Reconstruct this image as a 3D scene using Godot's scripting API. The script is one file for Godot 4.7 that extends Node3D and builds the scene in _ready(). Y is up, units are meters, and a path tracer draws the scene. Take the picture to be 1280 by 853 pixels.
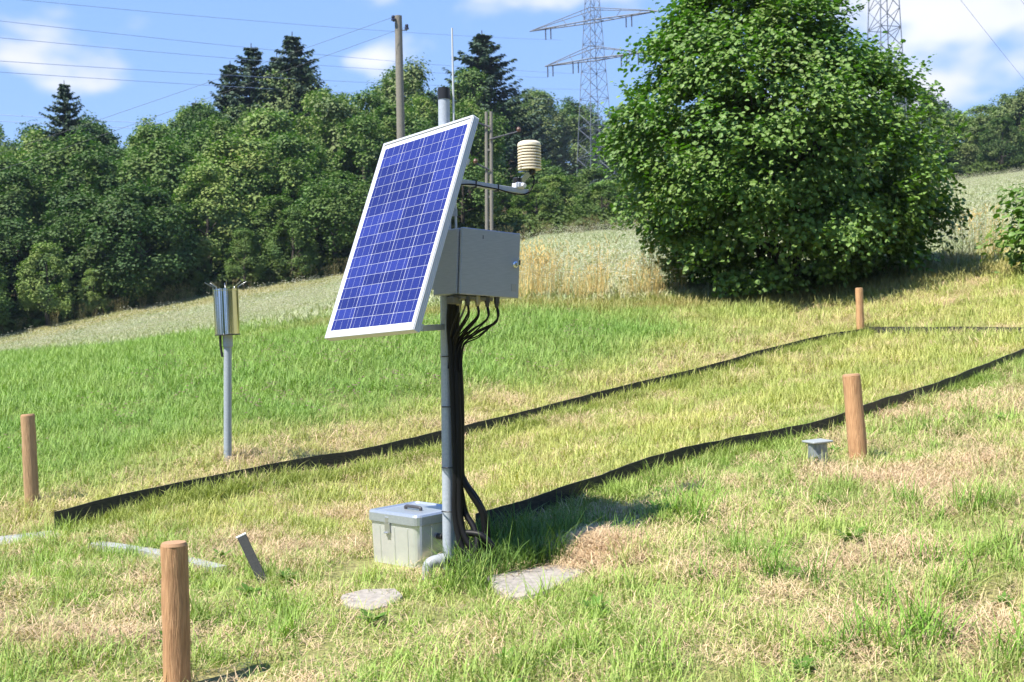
extends Node3D
# A weather station on a mown hillside plot. Camera stands at the origin and looks along -z; y = 0 is the ground at the mast.

var rng := RandomNumberGenerator.new()
var taken := {}
var wobble := FastNoiseLite.new()
var patch := FastNoiseLite.new()

# ---------------------------------------------------------------- geometry helper
class Geo:
	var v := PackedVector3Array()
	var n := PackedVector3Array()
	var c := PackedColorArray()
	var uv := PackedVector2Array()
	var ix := PackedInt32Array()
	var col := Color.WHITE

	func add(p: Vector3, nn: Vector3, t := Vector2.ZERO) -> int:
		v.append(p); n.append(nn); c.append(col); uv.append(t)
		return v.size() - 1

	func face(a: int, b: int, d: int, nn: Vector3) -> void:
		if (v[b] - v[a]).cross(v[d] - v[a]).dot(nn) > 0.0:
			ix.append(a); ix.append(d); ix.append(b)
		else:
			ix.append(a); ix.append(b); ix.append(d)

	func poly(pts: Array, nn: Vector3) -> void:
		var first := v.size()
		for p in pts:
			add(p, nn)
		for i in range(1, pts.size() - 1):
			face(first, first + i, first + i + 1, nn)

	func box(center: Vector3, size: Vector3, basis := Basis(), bevel := 0.0) -> void:
		var h := size / 2.0
		var b: float = minf(bevel, minf(h.x, minf(h.y, h.z)) * 0.9)
		for ax in 3:
			for s in [-1.0, 1.0]:
				var nn := Vector3.ZERO
				nn[ax] = s
				var u := (ax + 1) % 3
				var w := (ax + 2) % 3
				var pts := []
				for k in [[-1, -1], [1, -1], [1, 1], [-1, 1]]:
					var p := Vector3.ZERO
					p[ax] = s * h[ax]
					p[u] = k[0] * (h[u] - b)
					p[w] = k[1] * (h[w] - b)
					pts.append(center + basis * p)
				poly(pts, (basis * nn).normalized())
		if b <= 0.0:
			return
		for ax in 3:
			var u := (ax + 1) % 3
			var w := (ax + 2) % 3
			for su in [-1.0, 1.0]:
				for sw in [-1.0, 1.0]:
					var pts := []
					for k in [[-1, 0], [1, 0], [1, 1], [-1, 1]]:
						var p := Vector3.ZERO
						p[ax] = k[0] * (h[ax] - b)
						p[u] = su * (h[u] - (b if k[1] == 1 else 0.0))
						p[w] = sw * (h[w] - (0.0 if k[1] == 1 else b))
						pts.append(center + basis * p)
					var nn := Vector3.ZERO
					nn[u] = su
					nn[w] = sw
					poly(pts, (basis * nn).normalized())
		for sx in [-1.0, 1.0]:
			for sy in [-1.0, 1.0]:
				for sz in [-1.0, 1.0]:
					var s := Vector3(sx, sy, sz)
					var pts := []
					for ax in 3:
						var p := s * (h - Vector3(b, b, b))
						p[ax] = s[ax] * h[ax]
						pts.append(center + basis * p)
					poly(pts, (basis * s).normalized())

	func tube(path: Array, radius, sides := 8, caps := true) -> void:
		var count := path.size()
		var rings := []
		var side := Vector3.ZERO
		for i in count:
			var a: Vector3 = path[maxi(i - 1, 0)]
			var b: Vector3 = path[mini(i + 1, count - 1)]
			var t := (b - a).normalized()
			if i == 0:
				side = t.cross(Vector3(0.31, 0.2, 0.93) if absf(t.y) > 0.9 else Vector3.UP).normalized()
			side = (side - t * side.dot(t)).normalized()
			var up := t.cross(side)
			var r: float = radius[i] if radius is Array else radius
			var ring := []
			for k in sides + 1:
				var ang := TAU * k / sides
				var d := side * cos(ang) + up * sin(ang)
				ring.append(add(path[i] + d * r, d, Vector2(float(k) / sides, float(i) / count)))
			rings.append(ring)
			if caps and (i == 0 or i == count - 1):
				var pts := []
				for k in sides:
					pts.append(v[ring[k]])
				poly(pts, -t if i == 0 else t)
		for i in count - 1:
			for k in sides:
				var nn := n[rings[i][k]] + n[rings[i][k + 1]]
				face(rings[i][k], rings[i][k + 1], rings[i + 1][k], nn)
				face(rings[i][k + 1], rings[i + 1][k + 1], rings[i + 1][k], nn)

	# profile: Vector2(radius, height) from bottom to top, turned about the axis from a to a + up
	func lathe(base: Vector3, profile: Array, sides := 24, basis := Basis()) -> void:
		for i in profile.size() - 1:
			var p: Vector2 = profile[i]
			var q: Vector2 = profile[i + 1]
			var d := q - p
			var flat := Vector2(d.y, -d.x).normalized()
			var lo := []
			var hi := []
			for k in sides + 1:
				var ang := TAU * k / sides
				var o := Vector3(cos(ang), 0, sin(ang))
				var nn := basis * (o * flat.x + Vector3.UP * flat.y)
				lo.append(add(base + basis * (o * p.x + Vector3.UP * p.y), nn, Vector2(float(k) / sides, p.y)))
				hi.append(add(base + basis * (o * q.x + Vector3.UP * q.y), nn, Vector2(float(k) / sides, q.y)))
			for k in sides:
				var nn := n[lo[k]] + n[lo[k + 1]]
				if p.x > 0.0:
					face(lo[k], lo[k + 1], hi[k], nn)
				if q.x > 0.0:
					face(lo[k + 1], hi[k + 1], hi[k], nn)

	func mesh(flat := false) -> ArrayMesh:
		var a := []
		a.resize(Mesh.ARRAY_MAX)
		a[Mesh.ARRAY_VERTEX] = v
		if not flat:
			a[Mesh.ARRAY_NORMAL] = n
			a[Mesh.ARRAY_TEX_UV] = uv
		a[Mesh.ARRAY_COLOR] = c
		a[Mesh.ARRAY_INDEX] = ix
		var m := ArrayMesh.new()
		m.add_surface_from_arrays(Mesh.PRIMITIVE_TRIANGLES, a)
		return m

# loose triangles with vertex colours, no normals: leaves and blades
class Leafage:
	var v := PackedVector3Array()
	var c := PackedColorArray()
	var ix := PackedInt32Array()

	func mesh() -> ArrayMesh:
		var a := []
		a.resize(Mesh.ARRAY_MAX)
		a[Mesh.ARRAY_VERTEX] = v
		a[Mesh.ARRAY_COLOR] = c
		a[Mesh.ARRAY_INDEX] = ix
		var m := ArrayMesh.new()
		m.add_surface_from_arrays(Mesh.PRIMITIVE_TRIANGLES, a)
		return m

	# a small folded leaf (or spray of leaves): four triangles about a midrib
	func leaf(p: Vector3, along: Vector3, across: Vector3, up: Vector3, length: float, width: float, col: Color) -> void:
		var at := v.size()
		var mid := p + along * (length * 0.5) - up * (length * 0.06)
		v.append(p); v.append(mid - across * (width * 0.5) + up * (width * 0.16))
		v.append(p + along * length - up * (length * 0.1)); v.append(mid + across * (width * 0.5) + up * (width * 0.16)); v.append(mid)
		for k in 5:
			c.append(col)
		for k in [0, 1, 4, 1, 2, 4, 2, 3, 4, 3, 0, 4]:
			ix.append(at + k)

	# a rounder leaf of six triangles
	func round_leaf(p: Vector3, along: Vector3, across: Vector3, up: Vector3, length: float, width: float, col: Color) -> void:
		var at := v.size()
		var cup := up * (width * 0.13)
		var droop := up * (length * 0.14)
		v.append(p + along * (length * 0.5) + up * (length * 0.02))
		v.append(p)
		v.append(p + along * (length * 0.22) - across * (width * 0.42) + cup)
		v.append(p + along * (length * 0.66) - across * (width * 0.45) + cup - droop * 0.4)
		v.append(p + along * length - droop)
		v.append(p + along * (length * 0.66) + across * (width * 0.45) + cup - droop * 0.4)
		v.append(p + along * (length * 0.22) + across * (width * 0.42) + cup)
		for k in 7:
			c.append(col)
		for k in 6:
			ix.append(at); ix.append(at + 1 + k); ix.append(at + 1 + (k + 1) % 6)

	# a grass blade that bends over
	func blade(p: Vector3, lean: Vector3, height: float, width: float, droop: float, col: Color) -> void:
		var at := v.size()
		var across := Vector3(-lean.z, 0, lean.x).normalized() * (width * 0.5)
		var flatlean := Vector3(lean.x, 0, lean.z)
		for k in 3:
			var t := k / 3.0
			var q := p + Vector3.UP * (height * (t - droop * t * t * 0.55)) + flatlean * (height * (t * 0.45 + droop * t * t))
			var w := 1.0 - t * 0.45
			v.append(q - across * w); v.append(q + across * w)
			c.append(col); c.append(col)
		v.append(p + Vector3.UP * (height * (1.0 - droop * 0.55)) + flatlean * (height * (0.45 + droop)))
		c.append(col)
		for k in [0, 1, 2, 1, 3, 2, 2, 3, 4, 3, 5, 4, 4, 5, 6]:
			ix.append(at + k)

# ---------------------------------------------------------------- nodes, names and metas
func numbered(called: String) -> String:
	if not taken.has(called):
		taken[called] = 0
		return called
	taken[called] += 1
	return "%s_%03d" % [called, taken[called]]

func tag(o: Node3D, label: String, category: String, group := "") -> Node3D:
	o.set_meta("label", label)
	o.set_meta("category", category)
	if group:
		o.set_meta("group", group)
	return o

func thing(called: String, at: Vector3, label: String, category: String, group := "") -> Node3D:
	var o := Node3D.new()
	o.name = numbered(called)
	add_child(o)
	o.position = at
	return tag(o, label, category, group)

func piece(called: String, mesh: Mesh, mat: Material) -> MeshInstance3D:
	var o := MeshInstance3D.new()
	o.name = called
	o.mesh = mesh
	o.material_override = mat
	o.cast_shadow = GeometryInstance3D.SHADOW_CASTING_SETTING_ON
	return o

# a part whose shape is given in world coordinates
func part(root: Node3D, called: String, g: Geo, mat: Material) -> MeshInstance3D:
	var o := piece(called, g.mesh(), mat)
	root.add_child(o, true)
	o.position = -root.position
	return o

# a sub-part of a part that was made by part(): the parent's frame already is the world
func sub(parent: Node3D, called: String, g: Geo, mat: Material) -> MeshInstance3D:
	var o := piece(called, g.mesh(), mat)
	parent.add_child(o, true)
	return o

func structure(o: Node3D, kind := "structure") -> Node3D:
	o.name = numbered(o.name)
	add_child(o, true)
	o.set_meta("kind", kind)
	return o

# ---------------------------------------------------------------- materials
func lin(r: float, g: float, b: float, k := 1.0) -> Color:
	var c := Color(r / 255.0, g / 255.0, b / 255.0).srgb_to_linear()
	return Color(c.r * k, c.g * k, c.b * k)

func plain(albedo: Color, rough: float, metal := 0.0) -> StandardMaterial3D:
	var m := StandardMaterial3D.new()
	m.albedo_color = albedo.linear_to_srgb()
	m.roughness = rough
	m.metallic = metal
	return m

func noise_texture(freq: float, a: Color, b: Color, seed_no: int, octaves := 4, size := 256) -> NoiseTexture2D:
	var f := FastNoiseLite.new()
	f.seed = seed_no
	f.noise_type = FastNoiseLite.TYPE_SIMPLEX_SMOOTH
	f.frequency = freq
	f.fractal_octaves = octaves
	var ramp := Gradient.new()
	ramp.set_color(0, a)
	ramp.set_color(1, b)
	var t := NoiseTexture2D.new()
	t.width = size
	t.height = size
	t.seamless = true
	t.noise = f
	t.color_ramp = ramp
	return t

# a material whose colour wanders between two tones; scale stretches the pattern along each axis
func mottled(a: Color, b: Color, rough: float, metal: float, freq: float, scale: Vector3, seed_no: int, relief := 0.0) -> StandardMaterial3D:
	var m := StandardMaterial3D.new()
	m.albedo_texture = noise_texture(freq, a.linear_to_srgb(), b.linear_to_srgb(), seed_no)
	m.uv1_triplanar = true
	m.uv1_scale = scale
	m.roughness = rough
	m.metallic = metal
	if relief > 0.0:
		m.heightmap_enabled = true
		m.heightmap_texture = noise_texture(freq * 1.7, Color.BLACK, Color.WHITE, seed_no + 50)
		m.heightmap_scale = relief
	return m

func leafy(tint: Color, rough: float, glow: Color) -> StandardMaterial3D:
	var m := StandardMaterial3D.new()
	m.albedo_color = tint.linear_to_srgb()
	m.vertex_color_use_as_albedo = true
	m.roughness = rough
	m.cull_mode = BaseMaterial3D.CULL_DISABLED
	m.metallic_specular = 0.35
	m.backlight_enabled = true
	m.backlight = glow
	return m

# ---------------------------------------------------------------- terrain
# measured spots on the slope: x, height, z
const SPOTS := [
	[-1.099, -0.054, -3.587], [-0.023, 0.009, -3.437], [1.554, -0.025, -3.437], [-1.623, 0.027, -3.488], [-0.308, 0.028, -4.988], [-2.72, 0.012, -5.888],
	[-2.065, 0.044, -5.488], [-1.344, 0.029, -4.988], [-2.585, 0.002, -6.247], [-2.987, 0.052, -6.908], [-1.95, 0.241, -7.59], [-1.832, 0.146, -7.119],
	[-1.189, 0.145, -7.789], [-0.499, 0.23, -8.43], [0.715, 0.419, -9.693], [2.036, 0.624, -10.995], [4.096, 0.955, -13.149], [5.1, 0.93, -11.2],
	[1.95, 0.284, -6.361], [1.649, 0.315, -6.091], [-0.138, 0.105, -5.489], [0.505, 0.2, -6.09], [1.229, 0.308, -6.691], [2.147, 0.4, -7.192],
	[3.095, 0.524, -8.194], [4.338, 0.722, -9.496], [3.554, 1.378, -15.504], [6.459, 1.932, -17.011], [2.114, 1.364, -15.504], [0.121, 1.407, -15.505],
	[-2.393, 1.243, -16.003], [-5.657, 0.964, -18.0], [-8.236, 0.608, -17.995], [-14.634, 0.614, -31.996], [-10.052, 1.087, -32.002], [-5.466, 1.72, -32.01],
	[0.285, 2.672, -34.021], [3.145, 3.398, -36.03], [12.06, 3.412, -30.029], [9.175, 2.26, -20.015], [-26.044, 1.334, -57.007], [-22.724, 2.178, -59.017],
	[-17.21, 3.418, -62.032], [-9.513, 4.504, -64.045], [0.607, 6.256, -67.066], [8.149, 7.125, -70.076], [18.696, 8.516, -72.093], [30.219, 10.094, -75.111],
	[34.513, 10.43, -75.115], [0.094, 0.025, -4.608], [-0.581, 0.037, -4.388], [-0.527, 0.015, -5.038], [2.223, 0.247, -4.89],
	[0.0, -0.25, 6.0], [-6.0, -0.1, 3.0], [6.0, 0.3, 3.0], [-9.0, 0.0, -8.0], [9.0, 1.1, -8.0], [-60.0, 0.5, -60.0], [60.0, 13.0, -62.0], [-60.0, 9.0, -130.0],
	[-25.0, 10.0, -95.0], [0.0, 11.0, -95.0], [11.0, 19.0, -150.0], [35.0, 14.0, -110.0], [70.0, 22.0, -150.0], [0.0, 40.0, -260.0], [-100.0, 25.0, -260.0],
	[120.0, 42.0, -280.0], [-40.0, -0.5, -20.0], [40.0, 8.5, -20.0], [-60.0, -2.0, 8.0], [60.0, 8.0, 8.0], [2.331, 5.247, -52.053], [-0.622, 4.828, -50.047], [-2.887, 4.431, -52.043], [5.09, 5.879, -58.06], [10.529, 6.314, -56.065], [14.538, 6.708, -56.07], [-6.21, 4.062, -55.039], [1.488, 3.354, -40.029], [2.78, 6.045, -62.063], [3.051, 6.62, -68.07], [5.483, 6.762, -68.072], [3.416, 7.541, -76.081], [-1.215, 5.643, -62.058], [6.294, 7.818, -78.085], 
	[0.0, -2.5, 42.0], [-50.0, -6.0, 42.0], [50.0, 5.0, 42.0]]
const WARP := 4.0
const NX := 240
const NZ := 270
const QX := 4.4
const P0 := -3.1
const P1 := 5.15
var ground := PackedFloat32Array()

func warp(a: float) -> float:
	return asinh(a / WARP)

func make_heights() -> void:
	var count := SPOTS.size()
	var q := PackedVector2Array()
	for s in SPOTS:
		q.append(Vector2(warp(s[0]), warp(-s[2])))
	var size := count + 3
	var m := []
	for i in size:
		var row := PackedFloat64Array()
		row.resize(size + 1)
		if i < count:
			for j in count:
				row[j] = bend(q[i].distance_squared_to(q[j])) + (0.0004 if i == j else 0.0)
			row[count] = 1.0
			row[count + 1] = q[i].x
			row[count + 2] = q[i].y
			row[size] = SPOTS[i][1]
		else:
			for j in count:
				row[j] = 1.0 if i == count else (q[j].x if i == count + 1 else q[j].y)
		m.append(row)
	for i in size:
		var best := i
		for j in range(i + 1, size):
			if absf(m[j][i]) > absf(m[best][i]):
				best = j
		var swap = m[i]
		m[i] = m[best]
		m[best] = swap
		for j in range(i + 1, size):
			var f: float = m[j][i] / m[i][i]
			if f != 0.0:
				for k in range(i, size + 1):
					m[j][k] -= f * m[i][k]
	var w := PackedFloat64Array()
	w.resize(size)
	for i in range(size - 1, -1, -1):
		var sum: float = m[i][size]
		for k in range(i + 1, size):
			sum -= m[i][k] * w[k]
		w[i] = sum / m[i][i]
	ground.resize(NX * NZ)
	for iz in NZ:
		var p := lerpf(P0, P1, float(iz) / (NZ - 1))
		for ixx in NX:
			var x := lerpf(-QX, QX, float(ixx) / (NX - 1))
			var y: float = w[count] + w[count + 1] * x + w[count + 2] * p
			for j in count:
				var dx := q[j].x - x
				var dy := q[j].y - p
				var r := dx * dx + dy * dy
				if r > 1e-9:
					y += w[j] * 0.5 * r * log(r)
			var wx := WARP * sinh(x)
			var wz := -WARP * sinh(p)
			y += wobble.get_noise_2d(wx * 1.6, wz * 1.6) * 0.018 * clampf(1.3 - absf(p - 0.9), 0.3, 1.0)
			ground[iz * NX + ixx] = y

func bend(r2: float) -> float:
	return 0.5 * r2 * log(r2) if r2 > 1e-9 else 0.0

func height(x: float, z: float) -> float:
	var fx := clampf((warp(x) + QX) / (2.0 * QX) * (NX - 1), 0.0, NX - 1.001)
	var fz := clampf((warp(-z) - P0) / (P1 - P0) * (NZ - 1), 0.0, NZ - 1.001)
	var i := int(fx)
	var j := int(fz)
	fx -= i
	fz -= j
	var a := j * NX + i
	return lerpf(lerpf(ground[a], ground[a + 1], fx), lerpf(ground[a + NX], ground[a + NX + 1], fx), fz)

func on_ground(x: float, z: float, lift := 0.0) -> Vector3:
	return Vector3(x, height(x, z) + lift, z)

# signed metres beyond the upper strip (towards the meadow) and outside the lower strip (towards the viewer)
func beyond_upper(x: float, d: float) -> float:
	return (x + 2.585) * -0.718 + (d - 6.25) * 0.696

func outside_lower(x: float, d: float) -> float:
	return (x + 0.138) * 0.667 - (d - 5.49) * 0.745

func outside_foot(x: float, d: float) -> float:
	return (x + 2.585) * -0.297 * 1.0 - (d - 6.25) * 0.955

# how far the wood's edge is from the viewer, by x over depth
func wood_edge(t: float) -> float:
	return lerpf(57.0, 76.0, clampf((t + 0.46) / 0.86, -0.3, 1.2))

# shares of the covers at a spot: [meadow, plot, near grass, straw, pale field, tan verge, wood floor]
func cover(x: float, d: float) -> PackedFloat32Array:
	var r := PackedFloat32Array([0, 0, 0, 0, 0, 0, 0])
	var n1 := patch.get_noise_2d(x * 1.1, d * 1.1)
	var n2 := patch.get_noise_2d(x * 4.0 + 90.0, d * 4.0)
	var s := beyond_upper(x, d) + n1 * 0.5
	var t := x / maxf(d, 1.0)
	var edge := wood_edge(t) + 24.0 * smoothstep(0.28, 0.36, t)
	if d > edge - 0.5 + n1 * 1.5 and absf(t) < 0.58:
		r[6] = 1.0
		return r
	# the pale field begins beyond a line that runs away to the left
	var field := smoothstep(-0.8, 0.8, (x + 2.4) * 0.795 + (d - 16.2) * 0.606 + n1 * 1.2)
	if x > -2.4:
		field = smoothstep(15.6, 16.8, d + n1 * 0.6 - maxf(0.0, x - 4.0) * 0.15)
	var tan_line := exp(-pow((d - 15.6 - n1 * 0.4) / 0.7, 2.0)) * smoothstep(-4.5, -2.0, x) * 0.85
	if d > edge - 8.0 and absf(t) < 0.58:
		tan_line = maxf(tan_line, smoothstep(edge - 7.0, edge - 4.0, d + n1 * 2.0) * 0.55 * smoothstep(0.0, -0.2, t))
	r[4] = field * (1.0 - tan_line)
	r[5] = tan_line
	var left := 1.0 - r[4] - r[5]
	var meadow := smoothstep(0.5, 1.7, s) * smoothstep(3.6, 0.4, x - (d - 11.0) * 0.2 + n1 * 1.5)
	var dry := clampf(exp(-pow((s - 0.6) / 0.55, 2.0)) * (0.10 + 0.6 * maxf(0.0, n2)) + 0.10 * maxf(0.0, n1 * 2.0), 0.0, 0.7)
	var near := smoothstep(-0.2, 0.3, maxf(outside_lower(x, d), outside_foot(x, d)) + n2 * 0.2)
	var straw := clampf(-0.05 + n1 * 0.8 + n2 * 0.8, 0.0, 0.8) * near + (1.0 - near) * clampf(n2 * 0.7 + n1 * 0.4 - 0.05 + 0.4 * patch.get_noise_2d(x * 9.0, d * 9.0 + 11.0), 0.0, 0.5)
	straw += near * 0.10 * smoothstep(0.2, 1.6, x)
	straw = clampf(straw + near * (0.03 + 0.6 * patch.get_noise_2d(x * 11.0, d * 11.0 + 40.0)), 0.0, 0.9)
	if s > 0.15:
		straw = dry
	r[0] = left * meadow
	r[3] = left * (1.0 - meadow) * straw
	r[2] = left * (1.0 - meadow) * (1.0 - straw) * near
	r[1] = left * (1.0 - meadow) * (1.0 - straw) * (1.0 - near)
	return r

var cover_tone := []

func blend(r: PackedFloat32Array) -> Color:
	var c := Color(0, 0, 0)
	for k in 7:
		c += cover_tone[k] * r[k]
	c.a = 1.0
	return c

func make_ground() -> void:
	make_heights()
	var g := Geo.new()
	g.v.resize(NX * NZ)
	g.n.resize(NX * NZ)
	g.c.resize(NX * NZ)
	g.uv.resize(NX * NZ)
	for iz in NZ:
		var z := -WARP * sinh(lerpf(P0, P1, float(iz) / (NZ - 1)))
		for i in NX:
			var x := WARP * sinh(lerpf(-QX, QX, float(i) / (NX - 1)))
			var a := iz * NX + i
			g.v[a] = Vector3(x, ground[a], z)
			var tone := blend(cover(x, -z))
			g.c[a] = tone.lerp(lin(168, 138, 96, 0.5), 0.55)
			var e := 0.05 + absf(z) * 0.01
			g.n[a] = Vector3(height(x - e, z) - height(x + e, z), 2.0 * e, height(x, z - e) - height(x, z + e)).normalized()
	for iz in NZ - 1:
		for i in NX - 1:
			var a := iz * NX + i
			g.face(a, a + 1, a + NX, Vector3.UP)
			g.face(a + 1, a + NX + 1, a + NX, Vector3.UP)
	var m := mottled(Color(0.45, 0.42, 0.38), Color(1.0, 1.0, 1.0), 0.95, 0.0, 0.03, Vector3(2.6, 2.6, 2.6), 5, 1.5)
	m.vertex_color_use_as_albedo = true
	m.uv1_world_triplanar = true
	structure(piece("hillside_ground", g.mesh(), m))

# ---------------------------------------------------------------- sky
func make_sky() -> PanoramaSkyMaterial:
	var w := 2048
	var h := 1024
	var f := FastNoiseLite.new()
	f.seed = 11
	f.noise_type = FastNoiseLite.TYPE_SIMPLEX_SMOOTH
	f.frequency = 1.0
	f.fractal_octaves = 5
	f.fractal_gain = 0.52
	# cumulus banks: azimuth from -z towards +x, elevation, half width, half height, strength
	var banks := [[-0.41, 0.240, 0.055, 0.030, 0.58], [-0.33, 0.216, 0.045, 0.018, 0.30], [0.0, 0.312, 0.13, 0.034, 0.9], [-0.11, 0.236, 0.07, 0.020, 0.40],
		[0.43, 0.30, 0.17, 0.10, 0.72], [0.355, 0.19, 0.07, 0.03, 0.4], [-1.1, 0.3, 0.25, 0.08, 0.6], [1.3, 0.35, 0.3, 0.1, 0.6], [-2.0, 0.4, 0.3, 0.1, 0.6], [2.3, 0.3, 0.35, 0.1, 0.6], [0.2, 0.75, 0.5, 0.12, 0.45], [3.0, 0.5, 0.3, 0.1, 0.5]]
	var data := PackedFloat32Array()
	data.resize(w * h * 3)
	var low := Color(0.37, 0.56, 0.86)
	var high := Color(0.05, 0.19, 0.62)
	for y in h:
		var el := PI * (0.5 - (y + 0.5) / h)
		var at := y * w * 3
		if el < -0.02:
			for x in w:
				data[at] = 0.16; data[at + 1] = 0.19; data[at + 2] = 0.12
				at += 3
			continue
		var sy := sin(el)
		var cy := cos(el)
		var base := low.lerp(high, clampf(pow(maxf(sy, 0.0), 0.65), 0.0, 1.0))
		for x in w:
			var az := wrapf(TAU * (x + 0.5) / w, -PI, PI)
			var d := Vector3(sin(az) * cy, sy * 2.2, -cos(az) * cy)
			var n := f.get_noise_3dv(d * 6.0)
			var bank := -0.28
			for b in banks:
				var da: float = absf(az - b[0])
				if da > PI:
					da = TAU - da
				if da < b[2] * 2.5:
					var e: float = (el - b[1]) / b[3]
					da /= b[2]
					bank += b[4] * exp(-(da * da + e * e) * 0.9)
			var dens := smoothstep(0.08, 0.52, n * 0.85 + bank + 0.12)
			var shade := clampf(0.93 + f.get_noise_3dv(d * 4.0 + Vector3(7, 3, 1)) * 0.12, 0.75, 1.0)
			data[at] = lerpf(base.r, 0.74 * shade, dens * 0.95)
			data[at + 1] = lerpf(base.g, 0.76 * shade, dens * 0.95)
			data[at + 2] = lerpf(base.b, 0.83 * shade, dens * 0.95)
			at += 3
	var im := Image.create_from_data(w, h, false, Image.FORMAT_RGBF, data.to_byte_array())
	var p := PanoramaSkyMaterial.new()
	p.panorama = ImageTexture.create_from_image(im)
	return p

# ---------------------------------------------------------------- trees
func random_dir() -> Vector3:
	var z := rng.randf_range(-1, 1)
	var a := rng.randf() * TAU
	var s := sqrt(1.0 - z * z)
	return Vector3(s * cos(a), z, s * sin(a))

# a broadleaf crown one metre tall and about one metre wide per unit: lobes of leaf sprays on an uneven shell
func crown_mesh(seed_no: int, tall: float, wide: float, lobes: int, sprays: int, leaf_size: float, from: float) -> ArrayMesh:
	rng.seed = seed_no
	var l := Leafage.new()
	var top := tall
	var mid := lerpf(from, tall, 0.5)
	var half := (tall - from) * 0.5
	for i in lobes:
		var d := random_dir()
		if d.y < -0.55:
			d.y *= 0.5
			d = d.normalized()
		var swell := 0.62 + 0.33 * rng.randf()
		var taper := 1.0 - 0.42 * maxf(0.0, d.y)
		var c := Vector3(d.x * wide * 0.5 * swell * taper, mid + d.y * half * (0.68 + 0.26 * rng.randf()), d.z * wide * 0.5 * swell * taper)
		var r := wide * (0.075 + 0.12 * rng.randf() * rng.randf() + 0.03)
		var hue := rng.randf_range(0.78, 1.2)
		var warm := rng.randf_range(-0.14, 0.09)
		for k in sprays:
			var e := random_dir()
			if e.dot(d) < -0.2:
				e = -e
			e = (e + Vector3.UP * 0.35).normalized()
			var p := c + e * r * Vector3(1.0, 1.15, 1.0) * (0.3 + 0.95 * rng.randf()) + d * (r * 0.5 * rng.randf() * rng.randf())
			var nn := (e * 0.9 + Vector3.UP * 0.6 + random_dir() * 0.6).normalized()
			var along := (e + random_dir() * 0.9 - Vector3.UP * 0.15).normalized()
			along = (along - nn * along.dot(nn)).normalized()
			var size := leaf_size * rng.randf_range(0.65, 1.3)
			var b := hue * rng.randf_range(0.88, 1.12)
			l.leaf(p, along, along.cross(nn), nn, size * 1.25, size, Color(b * (1.0 + warm), b, b * (1.0 - warm)))
	# shoots that break the outline
	for i in lobes / 2:
		var d := random_dir()
		d.y = absf(d.y)
		var c := Vector3(d.x * wide * 0.47, mid + d.y * half * 0.93, d.z * wide * 0.47)
		for k in 40:
			var p := c + (d + Vector3.UP * 0.6) * (k * wide * 0.0012) + random_dir() * wide * 0.03
			var nn := (Vector3.UP + random_dir() * 0.8).normalized()
			var along := random_dir()
			along = (along - nn * along.dot(nn)).normalized()
			l.leaf(p, along, along.cross(nn), nn, leaf_size * 1.1, leaf_size * 0.8, Color(1.05, 1.05, 0.95))
	return l.mesh()

func conifer_mesh(seed_no: int, tall: float, wide: float) -> ArrayMesh:
	rng.seed = seed_no
	var l := Leafage.new()
	var tiers := 34
	for i in tiers:
		var t := (i + rng.randf() * 0.6) / tiers
		var y := tall * (0.12 + 0.86 * t)
		var reach := wide * 0.5 * pow(1.0 - t, 0.72) + 0.12
		var arms := 7 + int(5 * (1.0 - t))
		for k in arms:
			var a := TAU * (k + rng.randf()) / arms
			var out := Vector3(cos(a), 0, sin(a))
			var length := reach * rng.randf_range(0.5, 1.25)
			var tone := rng.randf_range(0.75, 1.2)
			var steps := int(6 + length * 9)
			for s in steps:
				var u := float(s) / steps
				var p := Vector3(0, y, 0) + out * (length * u) + Vector3.UP * (length * (0.42 * u * u - 0.30 * u))
				for side in 3:
					var dir := (out * 0.7 + out.cross(Vector3.UP) * (side - 1) * 1.1 + Vector3(0, -0.35, 0) + random_dir() * 0.35).normalized()
					var nn := (Vector3.UP + random_dir() * 0.6).normalized()
					var across := dir.cross(nn).normalized()
					l.leaf(p, dir, across, across.cross(dir), 0.34 * (1.1 - 0.4 * u), 0.13, Color(tone, tone, tone))
	return l.mesh()

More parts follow.
